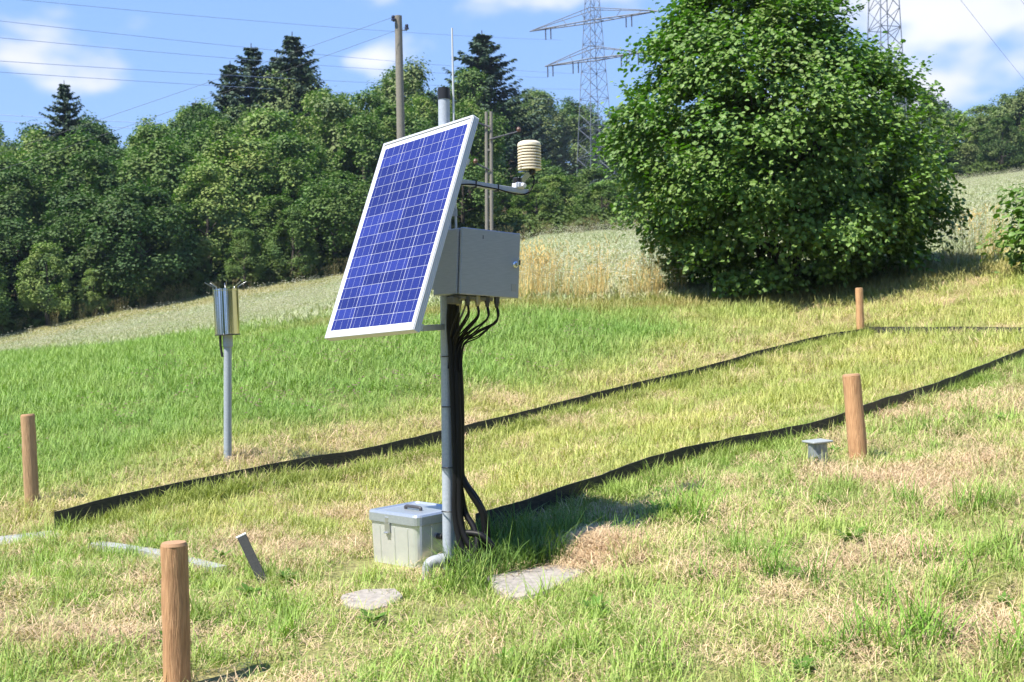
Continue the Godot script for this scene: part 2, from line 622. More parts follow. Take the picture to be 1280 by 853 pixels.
# a hazel-like shrub: many stems, round leaves as single leaves
func shrub_mesh(seed_no: int, tall: float, wide: float, lobes: int, leaves: int, size: float) -> ArrayMesh:
	rng.seed = seed_no
	var l := Leafage.new()
	var shape := Curve.new()
	for p in [[0.0, 0.66], [0.15, 0.84], [0.34, 1.0], [0.5, 0.87], [0.61, 0.70], [0.72, 0.52], [0.83, 0.37], [1.0, 0.2]]:
		shape.add_point(Vector2(p[0], p[1]), 0, 0, Curve.TANGENT_LINEAR, Curve.TANGENT_LINEAR)
	var outline := FastNoiseLite.new()
	outline.seed = seed_no
	outline.frequency = 1.2
	for i in lobes:
		var d := random_dir()
		d.y = d.y * 0.95 + 0.05
		if i % 6 == 0:
			d.y = -rng.randf_range(0.45, 0.85)
		d = d.normalized()
		var grow := 0.9 + 0.34 * outline.get_noise_3dv(d * 1.6)
		var shell: float = [0.45, 1.0, 1.0, 0.72, 1.0, 1.0, 0.85][i % 7]
		var swell := (0.86 + 0.16 * rng.randf()) * grow * shell
		var rise := clampf(0.46 + 0.52 * d.y * swell, 0.0, 1.0)
		var flat := Vector2(d.x, d.z).normalized() * pow(Vector2(d.x, d.z).length(), 0.55) if absf(d.y) < 0.93 else Vector2(d.x, d.z)
		var girth := shape.sample_baked(rise)
		var c := Vector3(flat.x * wide * 0.5 * swell * girth, tall * rise, flat.y * wide * 0.5 * swell * girth)
		c.x -= 0.1 * tall * rise * rise
		if c.y < 0.15:
			c.y = 0.15 + rng.randf() * 0.3
		var out := (d + Vector3.UP * 0.4 + random_dir() * 0.35).normalized()
		var r := rng.randf_range(0.26, 0.54)
		var tone := rng.randf_range(0.7, 1.3)
		var warm := rng.randf_range(-0.08, 0.12)
		for k in leaves:
			# a flat spray: leaves strung along twigs that fan out from the lobe's centre
			var twig := (out + random_dir() * 1.0) * Vector3(1.0, 0.55, 1.0)
			twig = twig.normalized()
			var u := rng.randf()
			var p := c + twig * (r * (0.1 + 1.15 * u)) - Vector3.UP * (r * 0.3 * u * u) + random_dir() * 0.05
			if p.y < 0.04:
				p.y = 0.04 + rng.randf() * 0.2
			var nn := (Vector3.UP * 0.9 + out * 0.5 + random_dir() * 0.8).normalized()
			var along := (twig + random_dir() * 0.9 - Vector3.UP * 0.3).normalized()
			along = (along - nn * along.dot(nn)).normalized()
			var b := tone * rng.randf_range(0.8, 1.2)
			var s := size * rng.randf_range(0.55, 1.2)
			l.round_leaf(p, along, along.cross(nn), nn, s * 1.15, s, Color(b * (1.0 + warm), b, b * (1.0 - warm)))
	# shoots that reach out past the outline
	for i in lobes / 4:
		var d := random_dir()
		d.y = d.y * 0.9 + 0.2
		d = d.normalized()
		var rise := clampf(0.46 + 0.52 * d.y, 0.05, 1.0)
		var girth := shape.sample_baked(rise)
		var flat := Vector2(d.x, d.z).normalized() * pow(Vector2(d.x, d.z).length(), 0.55)
		var c := Vector3(flat.x * wide * 0.5 * girth - 0.1 * tall * rise * rise, tall * rise, flat.y * wide * 0.5 * girth) * 0.97
		var dir := (Vector3(flat.x, 0.25 + rng.randf() * 0.9, flat.y) + random_dir() * 0.4).normalized()
		var reach := tall * rng.randf_range(0.05, 0.13)
		for k in 38:
			var u := rng.randf() * rng.randf_range(0.5, 1.0)
			var p := c + dir * (reach * u) + random_dir() * (0.10 * (1.0 - 0.6 * u))
			var nn := (Vector3.UP + random_dir() * 0.6).normalized()
			var along := (dir + random_dir() * 1.1).normalized()
			along = (along - nn * along.dot(nn)).normalized()
			var s := size * rng.randf_range(0.6, 1.15)
			l.round_leaf(p, along, along.cross(nn), nn, s * 1.15, s, Color(1.05, 1.1, 1.0))
	return l.mesh()

func limb_mesh(seed_no: int, tall: float, thick: float, spread: float, stems: int) -> ArrayMesh:
	rng.seed = seed_no
	var g := Geo.new()
	for s in stems:
		var a := TAU * (s + rng.randf() * 0.5) / stems
		var out := Vector3(cos(a), 0, sin(a)) * spread * (0.0 if stems == 1 else 0.25)
		var path := []
		var radii := []
		for k in 6:
			var t := k / 5.0
			path.append(out * (0.15 + t * 1.2) + Vector3(0, tall * t - 0.4, 0) + random_dir() * thick * 0.5)
			radii.append(thick * (1.15 - 0.95 * t))
		g.tube(path, radii, 7, false)
		for b in 7 if stems == 1 else 3:
			var t := rng.randf_range(0.35, 0.8)
			var p: Vector3 = path[0].lerp(path[5], t)
			var dir := random_dir()
			dir.y = absf(dir.y) * 0.7 + 0.35
			dir *= spread * 0.55 / dir.length()
			g.tube([p, p + dir * 0.5 + Vector3.UP * 0.1, p + dir], [thick * 0.4, thick * 0.25, thick * 0.08], 5, false)
	return g.mesh()

# skyline of the wood as a slope seen from the path: [x over depth, rise over depth]
const SKYLINE := [[-0.62, 0.18], [-0.457, 0.190], [-0.414, 0.192], [-0.364, 0.197], [-0.335, 0.205], [-0.3, 0.205], [-0.285, 0.213], [-0.267, 0.220], [-0.243, 0.222], [-0.20, 0.224], [-0.171, 0.230],
	[-0.121, 0.235], [-0.071, 0.230], [-0.029, 0.226], [0.014, 0.223], [0.043, 0.209], [0.075, 0.203], [0.107, 0.195], [0.2, 0.2], [0.357, 0.205], [0.371, 0.196], [0.393, 0.188], [0.421, 0.194], [0.457, 0.206], [0.62, 0.2]]

func skyline(t: float) -> float:
	for i in SKYLINE.size() - 1:
		if t < SKYLINE[i + 1][0]:
			return lerpf(SKYLINE[i][1], SKYLINE[i + 1][1], clampf((t - SKYLINE[i][0]) / (SKYLINE[i + 1][0] - SKYLINE[i][0]), 0.0, 1.0))
	return 0.2

func make_wood() -> void:
	var bark := mottled(lin(52, 46, 40, 0.8), lin(86, 78, 68, 0.8), 0.9, 0.0, 0.05, Vector3(3, 0.8, 3), 21)
	var glow := Color(0.46, 0.66, 0.22)
	var kinds := [
		["dark green", leafy(Color(0.080, 0.136, 0.036), 0.6, glow)], ["mid green", leafy(Color(0.128, 0.198, 0.048), 0.6, glow)],
		["light green", leafy(Color(0.22, 0.29, 0.078), 0.6, glow)], ["olive green", leafy(Color(0.175, 0.225, 0.080), 0.6, glow)]]
	var crowns := []
	for k in 5:
		crowns.append(crown_mesh(100 + k, 10.0, [6.4, 5.2, 7.0, 5.0, 6.0][k], [64, 52, 74, 44, 60][k], 260, [0.185, 0.16, 0.19, 0.15, 0.17][k], [0.35, 0.2, 0.4, 0.0, 0.3][k]))
	var trunk := limb_mesh(60, 8.0, 0.22, 3.0, 1)
	var needles := leafy(Color(0.066, 0.108, 0.064), 0.6, Color(0.32, 0.45, 0.25))
	var fir := conifer_mesh(70, 10.0, 7.6)
	var pole := Geo.new()
	pole.tube([Vector3(0, -0.6, 0), Vector3(0, 5, 0), Vector3(0, 9.9, 0)], [0.2, 0.13, 0.02], 6, false)
	var fir_trunk := pole.mesh()
	var bases := {}
	var rows := [[1.5, 0.52, "front row"], [6.0, 0.74, "second row"], [12.0, 0.88, "third row"], [20.0, 0.96, "fourth row"], [31.0, 1.0, "back row"], [44.0, 1.0, "hindmost row"]]
	var alike := {}
	var place_rng := RandomNumberGenerator.new()
	place_rng.seed = 77
	for ri in rows.size():
		var t := -0.56
		while t < 0.56:
			var step := 0.058 if ri < 3 else 0.05
			t += step * place_rng.randf_range(0.75, 1.25)
			var off: float = rows[ri][0] + place_rng.randf_range(-1.5, 2.0)
			var edge := wood_edge(t)
			var d := edge + off
			var middle := smoothstep(-0.06, 0.02, t) * smoothstep(0.19, 0.12, t)   # the opening round the pylon
			if middle > 0.5 and ri >= 3:
				d += 85.0
			var right := smoothstep(0.28, 0.36, t)
			if right > 0.5:
				d += 24.0
			var x := t * d
			var y := height(x, -d)
			var e0 := (height(t * edge, -edge) - 1.1) / edge
			var e1 := skyline(t) - 0.003 + 0.004 * smoothstep(-0.3, -0.36, t) + place_rng.randf_range(-0.011, 0.007)
			var share: float = rows[ri][1]
			if middle > 0.3 and ri < 3:
				share = [0.40, 0.47, 0.5][ri]
			elif t < -0.25 and ri < 2:
				share = [0.62, 0.84][ri]
			if right > 0.5:
				share = lerpf(share, 1.0, 0.5)
			var top: float = 1.1 + d * lerpf(e0, e1, share + place_rng.randf_range(-0.09, 0.05))
			var tall := maxf(top - y, 3.2)
			var pick := place_rng.randi_range(0, 4)
			if ri < 2 and (right > 0.5 or middle > 0.3):
				pick = 3   # bushy to the ground
			var tone: int = [0, 0, 1, 1, 2, 3][place_rng.randi_range(0, 5)]
			if t < -0.3 and ri < 3:
				tone = [0, 0, 1][place_rng.randi_range(0, 2)]
			elif t > -0.26 and t < -0.02 and ri >= 2:
				tone = [1, 2, 3, 3][place_rng.randi_range(0, 3)]
			elif middle > 0.3:
				tone = [1, 1, 2][place_rng.randi_range(0, 2)] if ri < 3 else [1, 3][place_rng.randi_range(0, 1)]
			var where := "at the wood's left end" if t < -0.36 else "behind the rain gauge" if t < -0.2 else "behind the solar panel" if t < -0.06 else "between mast and pylon" if t < 0.05 else "behind the pylon and shield" if t < 0.12 else "behind the big round bush" if t < 0.34 else "on the crest by the bush"
			var called := "broadleaf_tree" if tall > 5.0 else "woodland_shrub"
			var label := "%s leafy %s, %s %s" % [kinds[tone][0], "tree" if tall > 5.0 else "low shrub", rows[ri][2], where]
			var o := thing(called, Vector3(x, y - 0.1, -d), label, "tree" if tall > 5.0 else "shrub", "%s %s of the %s %s" % [kinds[tone][0], "trees" if tall > 5.0 else "shrubs", rows[ri][2], where])
			if not alike.has(label):
				alike[label] = []
			alike[label].append(o)
			var crown := piece("crown", crowns[pick], kinds[tone][1])
			o.add_child(crown)
			var stem := piece("trunk", trunk, bark)
			o.add_child(stem)
			var s := tall / 10.0
			var wide := clampf(lerpf(s, 0.95, 0.45), 0.6, 1.5) * (1.1 if ri < 3 else 1.0)
			if d > 120.0:
				wide *= 1.5
			o.scale = Vector3(wide, s, wide)
			o.rotation.y = place_rng.randf() * TAU
	var nth := ["first", "second", "third", "fourth", "fifth", "sixth", "seventh", "eighth"]
	for label in alike:
		if alike[label].size() > 1:
			for k in alike[label].size():
				alike[label][k].set_meta("label", "%s, %s from left" % [label, nth[k]])
	# conifers that stand above the broadleaf crowns
	for c in [[-31.6, 19.6, -80.2, 12.0, 0.8, "lone dark spruce whose tip stands above the left woods"], [-18.1, 26.8, -95.3, 17.0, 1.0, "tallest dark spruce of the clump on the skyline behind the rain gauge"],
			[-21.6, 25.9, -95.3, 16.0, 0.95, "middle dark spruce of the skyline clump, left of the tallest one"], [-23.6, 24.6, -96.0, 15.0, 0.95, "lowest dark spruce at the left end of the skyline clump"], [-19.8, 25.4, -97.0, 15.0, 1.0, "dark spruce half hidden between the two tallest in the skyline clump"],
			[-2.1, 27.9, -100.3, 18.0, 1.15, "broad blue-green fir on the skyline right of the thin mast rod"], [4.6, 32.5, -165.0, 14.0, 0.7, "small far fir tip on the skyline left of the lattice pylon"], [13.5, 31.6, -168.0, 13.0, 0.6, "small far fir tip just behind the lattice pylon"],
			[36.5, 23.0, -108.0, 11.0, 0.7, "dark fir tip on the far crest right of the big bush"], [-25.5, 20.5, -92.0, 12.0, 0.75, "narrow dark fir sunk among broadleaf crowns left of the spruce clump"]]:
		var tall: float = c[3]
		var o := thing("conifer_tree", Vector3(c[0], c[1] - tall, c[2]), c[5], "conifer", "conifers of the wood")
		o.add_child(piece("crown", fir, needles))
		o.add_child(piece("trunk", fir_trunk, bark))
		var s := tall / 10.0
		o.scale = Vector3(s * c[4], s, s * c[4])
		o.rotation.y = tall + c[0]

	# the wood goes on round the left of the meadow
	for c in [[-36.0, -46.0, 12.0], [-41.0, -37.0, 13.0], [-38.0, -28.0, 11.0], [-44.0, -19.0, 13.5], [-40.0, -9.0, 12.0], [-45.0, 2.0, 13.0], [-41.0, 12.0, 11.5]]:
		var o := thing("broadleaf_tree", on_ground(c[0], c[1], -0.1), "%s dark leafy tree of the wood beyond the meadow's left side" % ["hindmost", "sixth", "fifth", "fourth", "third", "second", "nearest"][int((c[1] + 46.5) / 9.0)], "tree", "trees beyond the photo's left edge")
		o.add_child(piece("crown", crowns[int(c[2]) % 5], kinds[0][1]))
		o.add_child(piece("trunk", trunk, bark))
		o.scale = Vector3.ONE * (c[2] / 10.0)
		o.rotation.y = c[1]

	# trees below the path, behind the viewer; the steel bucket and the cabinet mirror them
	var order := ["first", "second", "third", "fourth", "fifth", "sixth", "seventh"]
	for k in 5:
		var o := thing("broadleaf_tree", on_ground([9.5, 11.5, 13.0, 15.5, 12.0][k], [12.5, 8.0, 3.5, 0.5, 15.0][k], -0.1), "dark green tree on the slope beyond the photo's right edge, %s of its row" % order[k], "tree", "trees beyond the right edge")
		o.add_child(piece("crown", crowns[(k * 2) % 5], kinds[0][1]))
		o.add_child(piece("trunk", trunk, bark))
		o.scale = Vector3.ONE * [0.7, 0.6, 0.75, 0.65, 0.8][k]
		o.rotation.y = k * 2.1
	for k in 6:
		var o := thing("woodland_shrub", on_ground([4.3, 5.9, 2.4, 5.4, 6.9, 8.0][k], [1.6, -0.6, 4.6, 3.6, -2.2, -3.9][k], -0.05), "dense green shrub beside the path right of the viewer, %s of its row" % order[k], "shrub", "shrubs beside the path")
		o.add_child(piece("crown", crowns[3 if k % 2 else 1], kinds[0][1]))
		o.add_child(piece("stem", trunk, bark))
		o.scale = Vector3.ONE * [0.30, 0.34, 0.28, 0.36, 0.32, 0.36][k]
		o.rotation.y = k * 2.3
	for k in 7:
		var x: float = [-26.0, -17.0, -9.5, 1.0, 10.0, 19.0, 29.0][k]
		var tall: float = [11.0, 9.0, 12.0, 8.0, 10.5, 12.5, 9.5][k]
		var o := thing("broadleaf_tree", on_ground(x, 27.0 + 5.0 * sin(k * 2.3), -0.1), "broadleaf tree below the meadow behind the viewer, %s of its row" % order[k], "tree", "trees behind the viewer")
		o.add_child(piece("crown", crowns[k % 5], kinds[k % 3][1]))
		o.add_child(piece("trunk", trunk, bark))
		o.scale = Vector3.ONE * (tall / 10.0)
		o.rotation.y = k * 1.7

	# shrubs at the foot of the wood, left
	for c in [[-23.6, -57.0, 4.4, 2, "sunlit light green shrub at the foot of the dark woods on the left"], [-26.4, -55.5, 4.6, 1, "rounded mid green shrub at the left end of the wood's edge"], [-21.6, -58.0, 2.6, 2, "small light green shrub in front of the dark gap in the wood"], [-14.5, -61.0, 3.4, 1, "low mid green shrub at the wood's foot behind the rain gauge"], [-12.0, -62.0, 4.2, 1, "pointed mid green shrub at the wood's foot left of the panel"], [-17.0, -61.0, 2.6, 1, "lowest green shrub at the wood's foot just left of the rain gauge"]]:
		var o := thing("woodland_shrub", on_ground(c[0], c[1], -0.1), c[4], "shrub", "shrubs at the wood's foot")
		var tall: float = c[2]
		o.add_child(piece("crown", crowns[3], kinds[c[3]][1]))
		o.add_child(piece("stem", trunk, bark))
		o.scale = Vector3(0.55, tall / 10.0, 0.55) * Vector3(tall / 4.5, 1, tall / 4.5)
		o.rotation.y = tall * 5.0

	# the big hazel bush and its neighbour at the frame's edge
	var hazel := leafy(Color(0.150, 0.248, 0.056), 0.5, Color(0.52, 0.72, 0.18))
	hazel.metallic_specular = 0.4
	var big := thing("hazel_bush", on_ground(3.98, -16.6, -0.1), "huge rounded hazel bush on the mown slope right of the station", "bush")
	var foliage := piece("foliage", shrub_mesh(31, 5.5, 5.0, 540, 205, 0.066), hazel)
	foliage.set_meta("kind", "stuff")
	big.add_child(foliage)
	big.add_child(piece("stems", limb_mesh(33, 3.8, 0.035, 2.6, 11), bark))
	var young := thing("hazel_bush", on_ground(7.35, -14.4, -0.1), "smaller hazel bush cut off by the right edge of the photo", "bush")
	foliage = piece("foliage", shrub_mesh(35, 1.7, 1.5, 60, 70, 0.08), hazel)
	foliage.set_meta("kind", "stuff")
	young.add_child(foliage)
	young.add_child(piece("stems", limb_mesh(36, 1.4, 0.025, 1.0, 6), bark))

# ---------------------------------------------------------------- poles, pylons and wires
func beam(g: Geo, a: Vector3, b: Vector3, r: float) -> void:
	g.tube([a, b], r, 4, false)

func lattice(root: Node3D, steel: Material, heights: Array, halves: Array, turn: float, r: float) -> void:
	var b := Basis(Vector3.UP, turn)
	var corners := [Vector3(-1, 0, -1), Vector3(1, 0, -1), Vector3(1, 0, 1), Vector3(-1, 0, 1)]
	for k in 4:
		var leg := Geo.new()
		for i in heights.size() - 1:
			beam(leg, b * corners[k] * halves[i] + Vector3.UP * heights[i], b * corners[k] * halves[i + 1] + Vector3.UP * heights[i + 1], r * 1.6)
		var o := piece("leg", leg.mesh(), steel)
		root.add_child(o, true)
	var brace := Geo.new()
	for i in heights.size() - 1:
		for k in 4:
			var p: Vector3 = corners[k]
			var q: Vector3 = corners[(k + 1) % 4]
			var a0: Vector3 = b * p * halves[i] + Vector3.UP * heights[i]
			var a1: Vector3 = b * q * halves[i] + Vector3.UP * heights[i]
			var b0: Vector3 = b * p * halves[i + 1] + Vector3.UP * heights[i + 1]
			var b1: Vector3 = b * q * halves[i + 1] + Vector3.UP * heights[i + 1]
			beam(brace, a0, b1, r)
			beam(brace, a1, b0, r)
			if i % 2 == 0:
				beam(brace, a0, a1, r)
	root.add_child(piece("cross_bracing", brace.mesh(), steel), true)

func steps(a: float, b: float, n: int, power := 1.0) -> Array:
	var r := []
	for i in n + 1:
		r.append(lerpf(a, b, pow(float(i) / n, power)))
	return r

func wire(a: Vector3, b: Vector3, sag: float, r: float, mat: Material, called: String, label: String, group: String) -> void:
	var g := Geo.new()
	var path := []
	for i in 25:
		var t := i / 24.0
		path.append(a.lerp(b, t) - Vector3.UP * (sag * 4.0 * t * (1.0 - t)))
	g.tube(path, r, 5, false)
	var o := piece(called, g.mesh(), mat)
	o.name = numbered(called)
	add_child(o)
	tag(o, label, "cable", group)

func make_power_lines() -> void:
	var steel := plain(lin(132, 140, 152, 0.7), 0.55, 0.2)
	var dark := plain(lin(70, 72, 85, 0.7), 0.6)
	# the lattice pylon whose arms show left of the bush
	var foot := Vector3(11.7, height(11.7, -150.4), -150.4)
	var pylon := thing("lattice_pylon", foot, "tall lattice power pylon with two crossarms behind the woods", "pylon", "lattice pylons on the hill")
	var high := 51.0 - foot.y
	var turn := 0.47
	lattice(pylon, steel, steps(0.0, high, 17, 0.9), steps(1.95, 0.35, 17), turn, 0.03)
	var arm_dir := Vector3(cos(turn), 0, -sin(turn)) * Vector3(1, 1, -1)
	arm_dir = Vector3(0.886, 0.0, 0.464)
	for spec in [[41.9 - foot.y, 9.4, 9.4, [-6.6, 5.2]], [36.8 - foot.y, 7.2, 7.2, [-6.4, -2.6, 4.4, 6.8]]]:
		var arm := Geo.new()
		var y: float = spec[0]
		var side := arm_dir.cross(Vector3.UP) * 0.75
		for s in [-1.0, 1.0]:
			var tip: Vector3 = arm_dir * s * spec[1] + Vector3.UP * y
			for e in [-1.0, 1.0]:
				beam(arm, side * e + Vector3.UP * y, tip, 0.09)
				beam(arm, side * e + Vector3.UP * (y + 1.7), tip, 0.06)
			for i in 6:
				var t := (i + 0.5) / 6.5
				var u := (i + 1.0) / 6.5
				beam(arm, (side + Vector3.UP * y).lerp(tip, t), (-side + Vector3.UP * y).lerp(tip, u), 0.045)
				if i % 2 == 0:
					beam(arm, (side + Vector3.UP * y).lerp(tip, t), (side + Vector3.UP * (y + 1.7)).lerp(tip, u), 0.045)
		var a := piece("crossarm", arm.mesh(), steel)
		pylon.add_child(a, true)
		for at in spec[3]:
			for e in [-0.28, 0.28]:
				var ins := Geo.new()
				var p: Vector3 = arm_dir * (at + e * 1.4) + Vector3.UP * (y - 0.02)
				ins.tube([p, p - Vector3.UP * 1.5], 0.085, 6)
				a.add_child(piece("insulator", ins.mesh(), dark), true)
	# second pylon above the bush
	foot = Vector3(44.0, height(44.0, -130.4), -130.4)
	var second := thing("lattice_pylon", foot, "lattice pylon shaft rising above the big bush at the top edge", "pylon", "lattice pylons on the hill")
	lattice(second, steel, steps(0.0, 50.5 - foot.y, 15), steps(1.9, 0.8, 15), 0.25, 0.05)
	for s in [-1.0, 1.0]:
		var arm := Geo.new()
		for e in [-0.8, 0.8]:
			beam(arm, Vector3(0, 50.4 - foot.y, e), Vector3(s * 7, 50.4 - foot.y, 0), 0.09)
			beam(arm, Vector3(0, 48.8 - foot.y, e), Vector3(s * 7, 50.4 - foot.y, 0), 0.07)
		second.add_child(piece("crossarm", arm.mesh(), steel), true)
	var cable := plain(lin(150, 170, 205, 0.9), 0.6)
	var runs := [[Vector3(7.4, 39.0, -148.5), Vector3(-30.83, 23.1, -68.76), "topmost high voltage wire from the upper crossarm, leaving at the top edge"],
		[Vector3(8.85, 34.76, -149.4), Vector3(-30.86, 21.68, -68.75), "second high voltage wire down, from the lower crossarm's inner insulators"],
		[Vector3(5.54, 34.3, -149.4), Vector3(-30.88, 20.65, -68.74), "third high voltage wire down, from the lower crossarm's outer insulators"],
		[Vector3(13.76, 33.16, -152.4), Vector3(-30.91, 19.23, -68.72), "fourth wire down across the left sky, crossing the cloud"],
		[Vector3(9.39, 31.95, -152.4), Vector3(-30.93, 18.55, -68.71), "fifth wire down across the left sky, just above the lone spruce tip"]]
	for r in runs:
		var far_end: Vector3 = r[0]
		var near_end: Vector3 = r[1]
		var out := near_end + (near_end - far_end) * 0.5 - Vector3.UP * 0.5
		wire(far_end, out, 0.9, 0.017, cable, "power_wire", r[2], "high voltage wires across the left sky")
	wire(Vector3(-75.0, 26.6, -118.0), Vector3(-20.0, 23.2, -123.0), 0.3, 0.032, cable, "power_wire", "upper of two low faint wires behind the lone spruce tip", "high voltage wires across the left sky")
	wire(Vector3(-75.0, 25.9, -118.0), Vector3(-20.0, 22.6, -123.0), 0.3, 0.032, cable, "power_wire", "lower of two low faint wires behind the lone spruce tip", "high voltage wires across the left sky")
	wire(Vector3(44.5, 49.5, -130.6), Vector3(149.0, 51.9, -300.6), 0.6, 0.03, cable, "power_wire", "faint wire slanting down through the cloud at top right", "wires at the upper right")
	wire(Vector3(51.0, 50.3, -130.6), Vector3(164.0, 52.2, -300.6), 0.6, 0.03, cable, "power_wire", "faintest wire in the top right corner of the sky", "wires at the upper right")

	var weathered := mottled(lin(118, 114, 106, 0.7), lin(170, 164, 152, 0.7), 0.9, 0.0, 0.05, Vector3(6, 0.6, 6), 41)
	var base := on_ground(-2.86, -30.0)
	var utility := thing("utility_pole", base, "single weathered wooden utility pole standing behind the solar panel", "pole")
	var g := Geo.new()
	g.tube([base - Vector3.UP * 0.4, Vector3(-2.857, 6.0, -30.05), Vector3(-2.86, 9.52, -30.1)], [0.135, 0.115, 0.10], 12)
	part(utility, "shaft", g, weathered)
	for s in [[-2.985, 9.458, -1.0], [-2.63, 9.215, 1.0]]:
		var hook := Geo.new()
		hook.tube([Vector3(-2.857 + s[2] * 0.1, s[1] - 0.1, -30.0), Vector3(s[0], s[1] - 0.12, -29.98), Vector3(s[0], s[1] - 0.02, -29.98)], 0.015, 6)
		var h := part(utility, "insulator_hook", hook, dark)
		var bell := Geo.new()
		bell.lathe(Vector3(s[0], s[1] - 0.09, -29.98), [Vector2(0, 0), Vector2(0.06, 0.0), Vector2(0.055, 0.05), Vector2(0.035, 0.06), Vector2(0.05, 0.09), Vector2(0.04, 0.13), Vector2(0, 0.14)], 10)
		sub(h, "insulator", bell, plain(lin(40, 45, 75, 0.8), 0.3))
	var line := plain(lin(95, 100, 105, 0.7), 0.6)
	wire(Vector3(-2.985, 9.46, -29.98), Vector3(-21.5, 2.2, -25.0), 0.12, 0.0045, line, "service_wire", "upper of two thin wires sloping down left from the wooden pole's top", "service wires from the wooden pole")
	wire(Vector3(-2.63, 9.2, -29.98), Vector3(-21.5, 1.75, -25.0), 0.12, 0.0045, line, "service_wire", "lower of two thin wires sloping down left from the wooden pole's top", "service wires from the wooden pole")

	base = on_ground(-1.0, -55.0)
	var twin := thing("twin_utility_pole", base, "pair of slim grey poles side by side with short crossarms at the field edge", "pole")
	for x in [-0.115, 0.115]:
		g = Geo.new()
		g.tube([base + Vector3(x - 0.02, -0.4, 0), Vector3(-0.9 + x, 11.73, -55.1)], [0.095, 0.08], 8)
		part(twin, "shaft", g, weathered)
	for k in 5:
		g = Geo.new()
		g.box(Vector3(-0.93 + 0.006 * k, 6.4 + k * 1.15, -55.03), Vector3(0.2, 0.10, 0.05), Basis())
		part(twin, "spacer_block", g, weathered)
	for s in [[-1.0, 11.3, -1.75], [1.0, 10.7, 0.55], [-1.0, 9.2, -1.6]]:
		g = Geo.new()
		g.tube([Vector3(-0.9, s[1] - 0.35, -54.95), Vector3(s[2], s[1], -54.9)], 0.04, 6)
		var arm := part(twin, "bracket_arm", g, dark)
		g = Geo.new()
		g.lathe(Vector3(s[2], s[1] - 0.02, -54.9), [Vector2(0, 0), Vector2(0.1, 0.02), Vector2(0.12, 0.12), Vector2(0.06, 0.22), Vector2(0, 0.24)], 8)
		sub(arm, "insulator", g, plain(lin(120, 80, 62, 0.6), 0.4))

# ---------------------------------------------------------------- the weather station
func smooth(points: Array, per := 6) -> Array:
	var c := Curve3D.new()
	for i in points.size():
		var a: Vector3 = points[maxi(i - 1, 0)]
		var b: Vector3 = points[mini(i + 1, points.size() - 1)]
		c.add_point(points[i], -(b - a) / 6.0, (b - a) / 6.0)
	var out := []
	for i in points.size() - 1:
		for k in per:
			out.append(c.sample(i, float(k) / per))
	out.append(points[-1])
	return out

